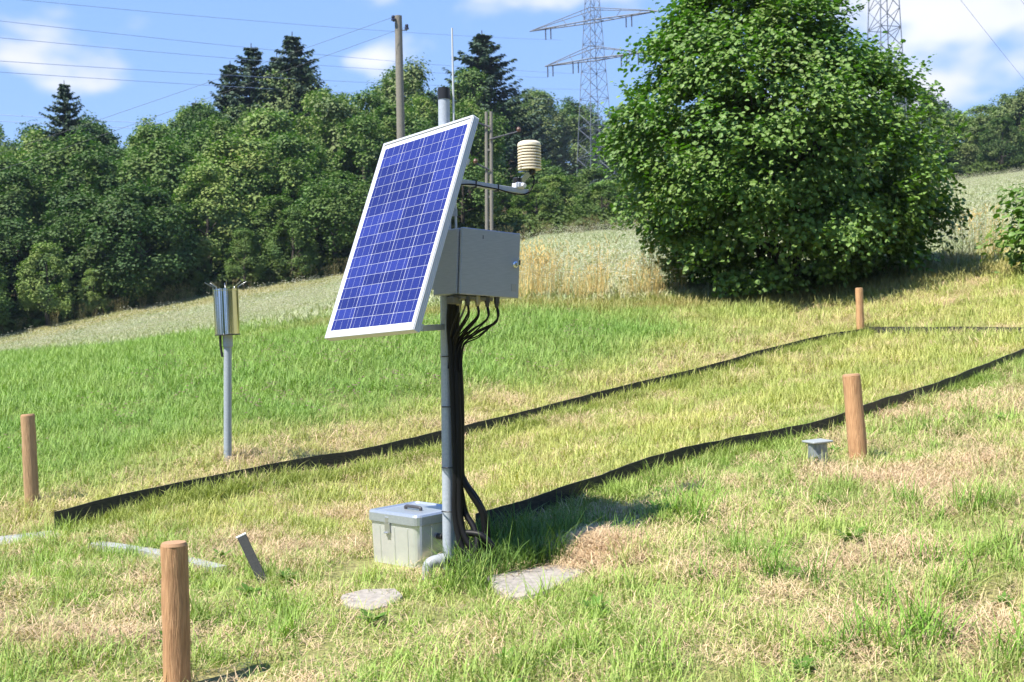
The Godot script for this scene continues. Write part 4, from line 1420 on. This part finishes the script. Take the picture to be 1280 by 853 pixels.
	flat_strip([Vector2(-2.11, -5.588), Vector2(-1.75, -5.33), Vector2(-1.326, -4.988)], 0.075, 0.034, zinc, "narrow pale metal strip lying in the grass behind the nearest stake")
	# leaning angle iron
	var root := thing("leaning_angle_iron", on_ground(-1.10, -4.838), "dark metal angle iron leaning out of the grass, its cut top pale", "post")
	var lo := Vector3(-1.075, -0.03, -4.83)
	var hi := Vector3(-1.203, 0.212, -4.89)
	var ax := (hi - lo).normalized()
	var bb := Basis.looking_at(ax, Vector3(0.3, 0.2, 1))
	var g := Geo.new()
	g.box((lo + hi) / 2.0 + bb * Vector3(0.0, 0.018, 0), Vector3(0.040, 0.005, (hi - lo).length()), bb, 0.001)
	g.box((lo + hi) / 2.0 + bb * Vector3(0.0185, 0.0, 0), Vector3(0.005, 0.038, (hi - lo).length()), bb, 0.001)
	part(root, "angle_bar", g, mottled(Color(0.022, 0.024, 0.022), Color(0.06, 0.06, 0.055), 0.6, 0.1, 0.05, Vector3(8, 8, 8), 150))
	g = Geo.new()
	g.box(hi + ax * 0.004 + bb * Vector3(0.0, 0.004, 0), Vector3(0.046, 0.036, 0.006), bb * Basis(Vector3(1, 0, 0), 0.25), 0.001)
	part(root, "end_plate", g, plain(Color(0.62, 0.63, 0.62), 0.5))
	# capped standpipe
	var at := on_ground(1.652, -6.093)
	root = thing("capped_pipe", at, "short grey pipe with a flat square cap beside the orange brown stake", "pipe")
	g = Geo.new()
	g.lathe(Vector3(1.652, at.y - 0.1, -6.093), [Vector2(0.047, 0), Vector2(0.047, 0.0)], 24)
	g.tube([Vector3(1.656, at.y - 0.1, -6.093), Vector3(1.652, at.y + 0.125, -6.093)], 0.052, 24)
	part(root, "pipe_body", g, mottled(lin(130, 138, 146, 0.8), lin(176, 184, 190, 0.8), 0.4, 0.3, 0.04, Vector3(6, 3, 6), 160))
	g = Geo.new()
	g.box(Vector3(1.652, at.y + 0.131, -6.093), Vector3(0.122, 0.011, 0.122), Basis(Vector3.UP, 0.3) * Basis(Vector3(0, 0, 1), 0.05), 0.003)
	part(root, "cap_plate", g, mottled(lin(150, 156, 156, 0.8), lin(176, 182, 180, 0.8), 0.6, 0.1, 0.05, Vector3(8, 8, 8), 161))
	g = Geo.new()
	g.tube([Vector3(1.632, at.y + 0.045, -6.05), Vector3(1.628, at.y + 0.045, -6.025)], 0.011, 10)
	g.tube([Vector3(1.628, at.y + 0.05, -6.03), Vector3(1.626, at.y + 0.0, -6.025)], 0.006, 8)
	part(root, "drain_tap", g, plain(Color(0.03, 0.03, 0.03), 0.4))
	# stone slabs in front of the mast
	var stone := mottled(lin(152, 145, 136, 0.72), lin(188, 180, 170, 0.72), 0.95, 0.0, 0.03, Vector3(3, 3, 3), 170, 0.25)
	slab([Vector2(-0.13, -4.72), Vector2(0.04, -4.80), Vector2(0.2, -4.93), Vector2(0.30, -4.88), Vector2(0.305, -4.76), Vector2(0.2, -4.62), Vector2(0.06, -4.44), Vector2(-0.03, -4.40), Vector2(-0.09, -4.55)], stone, "larger pale stone slab set in the ground right of the mast")
	slab([Vector2(-0.70, -4.42), Vector2(-0.62, -4.50), Vector2(-0.49, -4.50), Vector2(-0.455, -4.42), Vector2(-0.49, -4.30), Vector2(-0.56, -4.24), Vector2(-0.66, -4.30)], stone, "smaller pale stone slab in the grass in front of the aluminium case")

func edging(points: Array, tall0: float, tall1: float, mat: Material, label: String) -> void:
	var path := []
	for i in points.size() - 1:
		var a: Vector2 = points[maxi(i - 1, 0)]
		var b: Vector2 = points[i]
		var c: Vector2 = points[i + 1]
		var d: Vector2 = points[mini(i + 2, points.size() - 1)]
		for k in 10:
			path.append(b.cubic_interpolate(c, a, d, k / 10.0))
	path.append(points[-1])
	var g := Geo.new()
	var count := path.size()
	var top := []
	for i in count:
		var p: Vector2 = path[i]
		var dir: Vector2 = (path[mini(i + 1, count - 1)] - path[maxi(i - 1, 0)]).normalized()
		var across := Vector3(-dir.y, 0, dir.x) * 0.003
		var y := 0.0
		for k in 9:
			var q: Vector2 = path[clampi(i + (k - 4) * 2, 0, count - 1)]
			y += height(q.x, q.y) / 9.0
		var tall := lerpf(tall0, tall1, float(i) / count) * (1.0 + 0.12 * wobble.get_noise_2d(p.x * 1.5, p.y * 1.5) + 0.05 * wobble.get_noise_2d(p.x * 7.0, p.y * 7.0))
		var lean := across * (3.0 + 3.0 * wobble.get_noise_2d(p.x * 2.0 + 40.0, p.y * 2.0))
		top.append([Vector3(p.x, y - 0.12, p.y) + across, Vector3(p.x, y - 0.12, p.y) - across, Vector3(p.x, y + tall, p.y) + across + lean, Vector3(p.x, y + tall, p.y) - across + lean])
	for i in count - 1:
		var a: Array = top[i]
		var b: Array = top[i + 1]
		var side: Vector3 = (a[0] - a[1]).normalized()
		g.poly([a[0], b[0], b[2], a[2]], side)
		g.poly([a[1], b[1], b[3], a[3]], -side)
		g.poly([a[2], b[2], b[3], a[3]], Vector3.UP)
	var end: Vector3 = (top[0][0] - top[1][0]).normalized()
	g.poly([top[0][0], top[0][1], top[0][3], top[0][2]], end)
	var o := piece("edging_strip", g.mesh(), mat)
	o.name = numbered("edging_strip")
	add_child(o)
	tag(o, label, "edging", "black edging strips round the plot")

func flat_strip(points: Array, wide: float, lift: float, mat: Material, label: String) -> void:
	var g := Geo.new()
	var rows := []
	for i in points.size():
		var p: Vector2 = points[i]
		var dir: Vector2 = (points[mini(i + 1, points.size() - 1)] - points[maxi(i - 1, 0)]).normalized()
		var across := Vector2(-dir.y, dir.x) * wide * 0.5
		var row := []
		for s in [-1.0, 1.0]:
			var q: Vector2 = p + across * s
			row.append(Vector3(q.x, height(q.x, q.y) + lift, q.y))
		rows.append(row)
	for i in rows.size() - 1:
		var a: Array = rows[i]
		var b: Array = rows[i + 1]
		g.poly([a[0], b[0], b[1], a[1]], Vector3.UP)
		for s in 2:
			var out: Vector3 = (a[s] - a[1 - s]).normalized()
			g.poly([a[s], b[s], b[s] - Vector3.UP * 0.05, a[s] - Vector3.UP * 0.05], out)
	for e in [0, rows.size() - 1]:
		g.poly([rows[e][0], rows[e][1], rows[e][1] - Vector3.UP * 0.05, rows[e][0] - Vector3.UP * 0.05], (rows[e][0] - rows[1][0]).normalized())
	var o := piece("metal_strip", g.mesh(), mat)
	o.name = numbered("metal_strip")
	add_child(o)
	tag(o, label, "metal strip", "pale metal strips at the plot's foot")

func slab(outline: Array, mat: Material, label: String) -> void:
	var g := Geo.new()
	var mid := Vector2.ZERO
	for p in outline:
		mid += p / outline.size()
	var top := []
	var rim := []
	var low := []
	for p in outline:
		var q: Vector2 = p
		var y := height(mid.x, mid.y) + (q.y - mid.y) * -0.03
		top.append(Vector3(lerpf(q.x, mid.x, 0.06), y + 0.024, lerpf(q.y, mid.y, 0.06)))
		rim.append(Vector3(q.x, y + 0.012, q.y))
		low.append(Vector3(q.x, y - 0.08, q.y))
	g.poly(top, Vector3.UP)
	for i in outline.size():
		var j := (i + 1) % outline.size()
		var out: Vector3 = ((rim[i] + rim[j]) / 2.0 - Vector3(mid.x, rim[i].y, mid.y)).normalized()
		g.poly([top[i], top[j], rim[j], rim[i]], (out + Vector3.UP * 1.3).normalized())
		g.poly([rim[i], rim[j], low[j], low[i]], out)
	var o := piece("stone_slab", g.mesh(), mat)
	o.name = numbered("stone_slab")
	add_child(o)
	tag(o, label, "slab", "stone slabs before the mast")

# ---------------------------------------------------------------- grass
func tuft_mesh(seed_no: int, blades: int, radius: float, lo: float, hi: float, wide: float, lean: float, droop: float, dry: float) -> ArrayMesh:
	rng.seed = seed_no
	var l := Leafage.new()
	for i in blades:
		var a := rng.randf() * TAU
		var r := radius * sqrt(rng.randf())
		var b := rng.randf() * TAU
		var tilt := Vector3(cos(b), 0, sin(b)) * lean * rng.randf_range(0.3, 1.3)
		var tone := rng.randf_range(0.72, 1.25)
		var col := Color(tone, tone, tone)
		if rng.randf() < dry:
			col = Color(tone * 1.32, tone * 1.08, tone * 1.45)
		l.blade(Vector3(cos(a) * r, -0.015, sin(a) * r), tilt, rng.randf_range(lo, hi), wide * rng.randf_range(0.7, 1.3), droop * rng.randf_range(0.3, 1.4), col)
	return l.mesh()

func straw_mesh(seed_no: int, stalks: int, radius: float) -> ArrayMesh:
	rng.seed = seed_no
	var l := Leafage.new()
	for i in stalks:
		var a := rng.randf() * TAU
		var r := radius * sqrt(rng.randf())
		var dir := Vector3(cos(rng.randf() * TAU), rng.randf_range(-0.08, 0.28), sin(rng.randf() * TAU)).normalized()
		var across := dir.cross(Vector3.UP).normalized()
		var tone := rng.randf_range(0.65, 1.2)
		var length := rng.randf_range(0.02, 0.085)
		var p := Vector3(cos(a) * r, rng.randf_range(0.0, 0.03), sin(a) * r)
		var q := p + dir * length + Vector3.UP * rng.randf_range(-0.01, 0.02)
		var m := (p + q) / 2.0 + Vector3.UP * length * 0.12
		var at := l.v.size()
		var w := across * rng.randf_range(0.0006, 0.0013)
		for e in [p - w, p + w, m - w, m + w, q]:
			l.v.append(e)
			l.c.append(Color(tone, tone, tone))
		for k in [0, 1, 2, 1, 3, 2, 2, 3, 4]:
			l.ix.append(at + k)
	return l.mesh()

func weed_mesh(seed_no: int, leaves: int, length: float) -> ArrayMesh:
	rng.seed = seed_no
	var l := Leafage.new()
	for i in leaves:
		var a := TAU * (i + rng.randf() * 0.6) / leaves
		var out := Vector3(cos(a), rng.randf_range(0.25, 1.0), sin(a)).normalized()
		var across := out.cross(Vector3.UP).normalized()
		var tone := rng.randf_range(0.8, 1.2)
		l.round_leaf(Vector3(0, 0.005, 0) + out * 0.01, out, across, across.cross(out), length * rng.randf_range(0.7, 1.2), length * 0.38, Color(tone, tone, tone))
	return l.mesh()

func stalk_mesh(seed_no: int, stalks: int, radius: float, lo: float, hi: float) -> ArrayMesh:
	rng.seed = seed_no
	var l := Leafage.new()
	for i in stalks:
		var a := rng.randf() * TAU
		var r := radius * sqrt(rng.randf())
		var b := rng.randf() * TAU
		var tilt := Vector3(cos(b), 0, sin(b)) * rng.randf_range(0.1, 0.7)
		var tone := rng.randf_range(0.75, 1.2)
		var p := Vector3(cos(a) * r, 0, sin(a) * r)
		var h := rng.randf_range(lo, hi)
		l.blade(p, tilt, h, 0.006, 0.25, Color(tone, tone, tone))
		var tip := p + Vector3.UP * h * 0.86 + tilt * h * 0.65
		for k in 4:
			var dir := (Vector3.UP + tilt + random_dir() * 0.4).normalized()
			l.leaf(tip + dir * k * 0.035 - Vector3.UP * 0.05, dir, dir.cross(Vector3.BACK).normalized(), Vector3.BACK, 0.05, 0.014, Color(tone * 1.1, tone, tone))
	return l.mesh()

func bramble_mesh() -> ArrayMesh:
	rng.seed = 19
	var l := Leafage.new()
	for i in 170:
		var d := random_dir()
		d.y = absf(d.y)
		var p := d * Vector3(0.75, 0.8, 0.75) * rng.randf_range(0.5, 1.05)
		var nn := (d + Vector3.UP * 0.6 + random_dir() * 0.6).normalized()
		var along := random_dir()
		along = (along - nn * along.dot(nn)).normalized()
		var tone := rng.randf_range(0.8, 1.2)
		l.leaf(p, along, along.cross(nn), nn, 0.22, 0.15, Color(tone, tone, tone))
	return l.mesh()

func flower_mesh() -> ArrayMesh:
	rng.seed = 9
	var l := Leafage.new()
	for i in 7:
		var a := rng.randf() * TAU
		var p := Vector3(cos(a) * 0.3 * rng.randf(), rng.randf_range(0.22, 0.42), sin(a) * 0.3 * rng.randf())
		for k in 3:
			var e := TAU * k / 3.0
			var out := Vector3(cos(e), 0.35, sin(e)).normalized()
			var across := out.cross(Vector3.UP).normalized()
			l.leaf(p, out, across, across.cross(out), 0.035, 0.035, Color.WHITE)
	return l.mesh()

var fills := {}

func sow(key: String, x: float, z: float, size: float, col: Color, rand: RandomNumberGenerator, sink := 0.0) -> void:
	if not fills.has(key):
		fills[key] = PackedFloat32Array()
	var e := 0.08
	var nx := (height(x - e, z) - height(x + e, z)) / (2.0 * e)
	var nz := (height(x, z - e) - height(x, z + e)) / (2.0 * e)
	var a := rand.randf() * TAU
	var ca := cos(a) * size
	var sa := sin(a) * size
	var sy := size * rand.randf_range(0.75, 1.3)
	# sheared to follow the slope while blades stay upright
	fills[key].append_array(PackedFloat32Array([ca, 0.0, sa, x, -(nx * ca - nz * sa), sy, -(nx * sa + nz * ca), height(x, z) - sink, -sa, 0.0, ca, z, col.r, col.g, col.b, 1.0]))

func spread(key: String, called: String, mesh: Mesh, mat: Material) -> void:
	if not fills.has(key):
		return
	var m := MultiMesh.new()
	m.transform_format = MultiMesh.TRANSFORM_3D
	m.use_colors = true
	m.mesh = mesh
	var buf: PackedFloat32Array = fills[key]
	m.instance_count = buf.size() / 16
	m.buffer = buf
	var o := MultiMeshInstance3D.new()
	o.name = called
	o.multimesh = m
	o.material_override = mat
	structure(o, "stuff")

func blocked(x: float, z: float) -> bool:
	# nothing grows on the slabs or through the case and the strips
	if absf(x - 0.1) < 0.2 and absf(z + 4.67) < 0.22 and (x - 0.1) * 0.6 - (-z - 4.67) * 0.8 < 0.13 and (x - 0.1) * 0.6 - (-z - 4.67) * 0.8 > -0.16:
		return true
	if (Vector2(x, z) - Vector2(-0.58, -4.38)).length() < 0.11:
		return true
	var q := Vector2(x + 0.465, z + 5.235)
	if absf(q.x * 0.75 + q.y * 0.66) < 0.15 and absf(q.x * 0.66 - q.y * 0.75) < 0.14:
		return true
	if (Vector2(x, z) - Vector2(-3.0, -5.88)).dot(Vector2(-0.5, -0.86)) > -0.14 and (Vector2(x, z) - Vector2(-3.0, -5.88)).dot(Vector2(-0.5, -0.86)) < 0.14 and x > -3.3 and x < -2.62:
		return true
	return false

func make_grass() -> void:
	var glow := Color(0.66, 0.72, 0.34)
	var green := leafy(Color(1, 1, 1), 0.55, glow)
	var dry := leafy(Color(1, 1, 1), 0.7, Color(0.4, 0.35, 0.25))
	var r := RandomNumberGenerator.new()
	r.seed = 321
	var straw_tone := lin(232, 204, 164, 0.74)
	var bands := [[2.3, 6.5, 210.0, 1.0], [6.5, 10.0, 130.0, 1.25], [10.0, 16.5, 70.0, 1.7]]
	for b in bands:
		var d0: float = b[0]
		var d1: float = b[1]
		var w0 := 0.52
		var area := (d1 * d1 - d0 * d0) * w0 + (d1 - d0) * 1.6
		for i in int(area * b[2]):
			var d := sqrt(lerpf(d0 * d0, d1 * d1, r.randf()))
			var x := r.randf_range(-1, 1) * (d * w0 + 0.8)
			var z := -d
			if blocked(x, z):
				continue
			if x > -0.85 and x < -0.2 and z < -4.66 and z > -5.02 - maxf(0.0, -0.45 - x) and r.randf() < 0.72:
				continue   # trodden ground before the pipe elbow
			var c := cover(x, d)
			var vary := r.randf_range(0.82, 1.18)
			var patchy := 1.0 + patch.get_noise_2d(x * 7.0, z * 7.0 + 30.0) * 0.35
			var shift := patch.get_noise_2d(x * 2.6 + 200.0, z * 2.6) * 0.6 + patch.get_noise_2d(x * 9.0, z * 9.0 + 70.0) * 0.5
			var tone := blend(c) * vary * Color(1.0 + 0.34 * shift, 1.0 + 0.12 * shift, 1.0 + 0.30 * shift)
			var f: float = b[3]
			if c[0] > r.randf():
				sow("meadow", x, z, f * r.randf_range(0.7, 1.1), tone, r)
				continue
			if c[3] > r.randf():
				sow("straw", x, z, sqrt(f) * r.randf_range(0.8, 1.2), straw_tone * vary, r)
				if r.randf() < 0.7:
					sow("short_a", x, z, f * r.randf_range(0.5, 0.9), tone, r)
				continue
			if c[4] + c[5] > 0.5:
				sow("meadow", x, z, f * r.randf_range(0.6, 1.1), tone, r)
				continue
			sow("short_a" if r.randf() < 0.5 else "short_b", x, z, f * r.randf_range(0.7, 1.2) * patchy, tone, r)
			if r.randf() < 0.12:
				sow("straw", x, z, sqrt(f) * r.randf_range(0.6, 1.0), straw_tone * vary, r)
			var lush := patch.get_noise_2d(x * 2.2 - 60.0, z * 2.2)
			if c[2] > 0.15 and r.randf() < (0.05 + 0.22 * smoothstep(-0.1, 0.35, lush)) / f:
				sow("tall", x, z, r.randf_range(0.35, 0.9) * (1.0 + 0.4 * lush), lin(158, 192, 88, 0.64).lerp(tone, 0.4) * vary, r)
			elif r.randf() < 0.02 / f and c[2] > 0.3:
				sow("weed", x, z, r.randf_range(0.7, 1.4), lin(120, 168, 64, 0.5) * vary, r)
	# far field, out to the wood
	for i in 60000:
		var d := sqrt(lerpf(16.5 * 16.5, 98.0 * 98.0, pow(r.randf(), 1.25)))
		var t := r.randf_range(-0.53, 0.53)
		var x := t * d
		if d > wood_edge(t) + 2.0 + 24.0 * smoothstep(0.28, 0.36, t):
			continue
		var c := cover(x, d)
		var shift := patch.get_noise_2d(x * 1.3 + 200.0, d * 1.3) * 0.9
		var tone := blend(c) * r.randf_range(0.8, 1.2) * Color(1.0 + 0.3 * shift, 1.0 + 0.12 * shift, 1.0 + 0.3 * shift)
		if c[0] > 0.5:
			sow("meadow", x, -d, r.randf_range(1.5, 2.4), tone, r)
		else:
			sow("field", x, -d, r.randf_range(0.7, 1.3), tone, r)
			if c[4] > 0.6 and r.randf() < 0.16:
				sow("flower", x, -d, r.randf_range(0.8, 1.4), Color(0.6, 0.62, 0.5), r)
	# rank growth round the station's foot, the case and along the strips
	for i in 84:
		var p: Vector2 = [Vector2(-0.12, -4.86), Vector2(0.02, -4.95), Vector2(0.2, -5.2), Vector2(-0.05, -4.75), Vector2(0.1, -5.05), Vector2(-0.1, -5.3)][i % 6] + Vector2(r.randfn() * 0.11, r.randfn() * 0.09)
		if not blocked(p.x, p.y):
			sow("tall", p.x, p.y, r.randf_range(0.55, 1.15), lin(130, 170, 76, 0.52) * r.randf_range(0.8, 1.2), r)
	for i in 640:
		var t := r.randf()
		var p := Vector2(-0.1, -5.5).lerp(Vector2(4.3, -9.5), t) + Vector2(0.08, 0.1) * r.randf_range(0.3, 2.0)
		sow("tall" if i % 3 == 0 else "short_b", p.x, p.y, r.randf_range(0.5, 0.9) * (1.3 if i % 3 else 0.7), lin(165, 192, 86, 0.55) * r.randf_range(0.8, 1.2), r)
		t = r.randf()
		p = Vector2(-2.5, -6.3).lerp(Vector2(4.1, -13.1), t) + Vector2(0.08, 0.09) * r.randf_range(0.2, 1.6)
		sow("short_b", p.x, p.y, r.randf_range(0.8, 1.3), lin(182, 198, 92, 0.55) * r.randf_range(0.8, 1.2), r)
	for i in 46:
		var p: Vector2 = [Vector2(1.45, -4.2), Vector2(1.0, -4.4), Vector2(1.25, -3.75), Vector2(1.6, -3.6), Vector2(0.55, -4.9), Vector2(0.75, -5.4), Vector2(1.9, -5.0)][i % 7] + Vector2(r.randfn() * 0.13, r.randfn() * 0.11)
		sow("tall", p.x, p.y, r.randf_range(0.5, 1.2), lin(140, 188, 74, 0.66) * r.randf_range(0.85, 1.2), r)
	# golden uncut grass beside the bush and at the frame's edge
	var golden := [Vector2(0.15, -16.4), Vector2(0.5, -16.8), Vector2(1.0, -16.5), Vector2(1.45, -16.9), Vector2(1.9, -16.6), Vector2(2.3, -17.0), Vector2(6.6, -16.6), Vector2(7.3, -17.0), Vector2(8.1, -16.5), Vector2(9.0, -17.2)]
	for i in 125:
		var p: Vector2 = golden[i % 10] + Vector2(r.randfn() * 0.22, r.randfn() * 0.25)
		sow("stalk", p.x, p.y, r.randf_range(0.28, 0.85) * (1.0 - 0.35 * patch.get_noise_2d(p.x * 5.0, p.y)), lin(234, 206, 132, 0.72) * r.randf_range(0.8, 1.2), r)
	for i in 260:
		var p := Vector2(r.randf_range(-26.0, 12.0), 0)
		p.y = -wood_edge(p.x / 62.0) + r.randf_range(0.0, 3.0)
		sow("stalk", p.x, p.y, r.randf_range(0.6, 1.1), lin(200, 190, 130, 0.5), r)
	# a heap of mown hay beside the larger slab
	for i in 320:
		var p := Vector2(0.36 + r.randfn() * 0.11, -5.02 + r.randfn() * 0.09)
		var lift := 0.08 * exp(-((p - Vector2(0.36, -5.02)) / 0.13).length_squared())
		sow("straw", p.x, p.y, r.randf_range(0.5, 0.9), straw_tone * r.randf_range(1.0, 1.3), r, -lift * r.randf())
	# nettles and brambles that close the wood's edge
	for i in 2600:
		var t := r.randf_range(-0.55, 0.55)
		var d := wood_edge(t) + 24.0 * smoothstep(0.28, 0.36, t) + r.randf_range(-0.8, 9.0) * r.randf()
		sow("bramble", t * d, -d, r.randf_range(0.6, 1.5), lin(104, 128, 56, 0.55) * r.randf_range(0.75, 1.25), r)
	# pink-brown clover heads in the meadow
	for i in 130:
		var p := Vector2(r.randf_range(-4.0, 1.0), r.randf_range(-14.0, -8.0))
		if cover(p.x, -p.y)[0] > 0.5:
			sow("clover", p.x, p.y, r.randf_range(0.3, 0.5), lin(180, 140, 140, 0.5), r)
	spread("short_a", "mown_grass", tuft_mesh(1, 34, 0.09, 0.03, 0.08, 0.0032, 1.1, 0.6, 0.30), green)
	spread("short_b", "mown_grass", tuft_mesh(2, 30, 0.075, 0.05, 0.125, 0.0034, 0.8, 0.5, 0.20), green)
	spread("tall", "grass_tufts", tuft_mesh(3, 38, 0.05, 0.07, 0.24, 0.0046, 0.75, 0.55, 0.12), green)
	spread("meadow", "meadow_grass", tuft_mesh(4, 40, 0.13, 0.035, 0.11, 0.0046, 1.1, 0.6, 0.16), green)
	spread("field", "field_grass", tuft_mesh(5, 44, 0.55, 0.08, 0.20, 0.020, 1.1, 0.6, 0.18), green)
	spread("straw", "cut_straw", straw_mesh(6, 90, 0.12), dry)
	spread("weed", "meadow_weeds", weed_mesh(7, 11, 0.05), green)
	spread("stalk", "dry_stalk_grass", stalk_mesh(8, 16, 0.16, 0.5, 1.0), dry)
	spread("flower", "field_flowers", flower_mesh(), dry)
	spread("bramble", "edge_undergrowth", bramble_mesh(), green)
	spread("clover", "clover_heads", flower_mesh(), dry)

# ----------------------------------------------------------------
func _ready() -> void:
	var cam := Camera3D.new()
	cam.name = "camera"
	add_child(cam)
	cam.position = Vector3(0, 1.1, 0)
	cam.rotation = Vector3(-0.0118, 0, -0.0215)
	cam.near = 0.05
	cam.far = 2000.0
	cam.current = true
	var lens := CameraAttributesPhysical.new()
	lens.frustum_focal_length = 39.39
	lens.frustum_focus_distance = 5.2
	lens.exposure_aperture = 7.0
	lens.frustum_far = 2000.0
	cam.attributes = lens
	cam.fov = rad_to_deg(2.0 * atan(426.5 / 1400.0))
	var env := Environment.new()
	env.background_mode = Environment.BG_SKY
	env.sky = Sky.new()
	env.sky.sky_material = make_sky()
	env.background_energy_multiplier = 0.7
	env.tonemap_mode = Environment.TONE_MAPPER_LINEAR
	env.tonemap_exposure = 2.08
	env.fog_enabled = true   # thin summer haze over the far wood
	env.fog_density = 0.0002
	env.fog_light_color = Color(0.80, 0.87, 1.0)
	env.sdfgi_enabled = true
	env.ssao_enabled = true
	env.ssil_enabled = true
	var world := WorldEnvironment.new()
	world.name = "world"
	world.environment = env
	add_child(world)
	var sun := DirectionalLight3D.new()
	sun.name = "sun"
	add_child(sun)
	sun.light_color = Color(1.0, 0.975, 0.925)
	sun.light_energy = 1.6
	sun.light_angular_distance = 0.5
	sun.shadow_enabled = true
	sun.look_at_from_position(Vector3(-0.43, 0.86, 0.30), Vector3.ZERO)

	wobble.seed = 3
	wobble.frequency = 0.5
	wobble.fractal_octaves = 3
	patch.seed = 8
	patch.frequency = 0.35
	patch.fractal_octaves = 3
	cover_tone = [lin(158, 192, 98, 0.72), lin(198, 206, 116, 0.76), lin(174, 202, 104, 0.80), lin(232, 206, 164, 0.74), lin(200, 206, 164, 0.66), lin(212, 198, 128, 0.58), lin(62, 66, 36, 0.6)]
	make_ground()
	make_wood()
	make_power_lines()
	make_station()
	make_box()
	make_gauge()
	make_plot()
	make_grass()
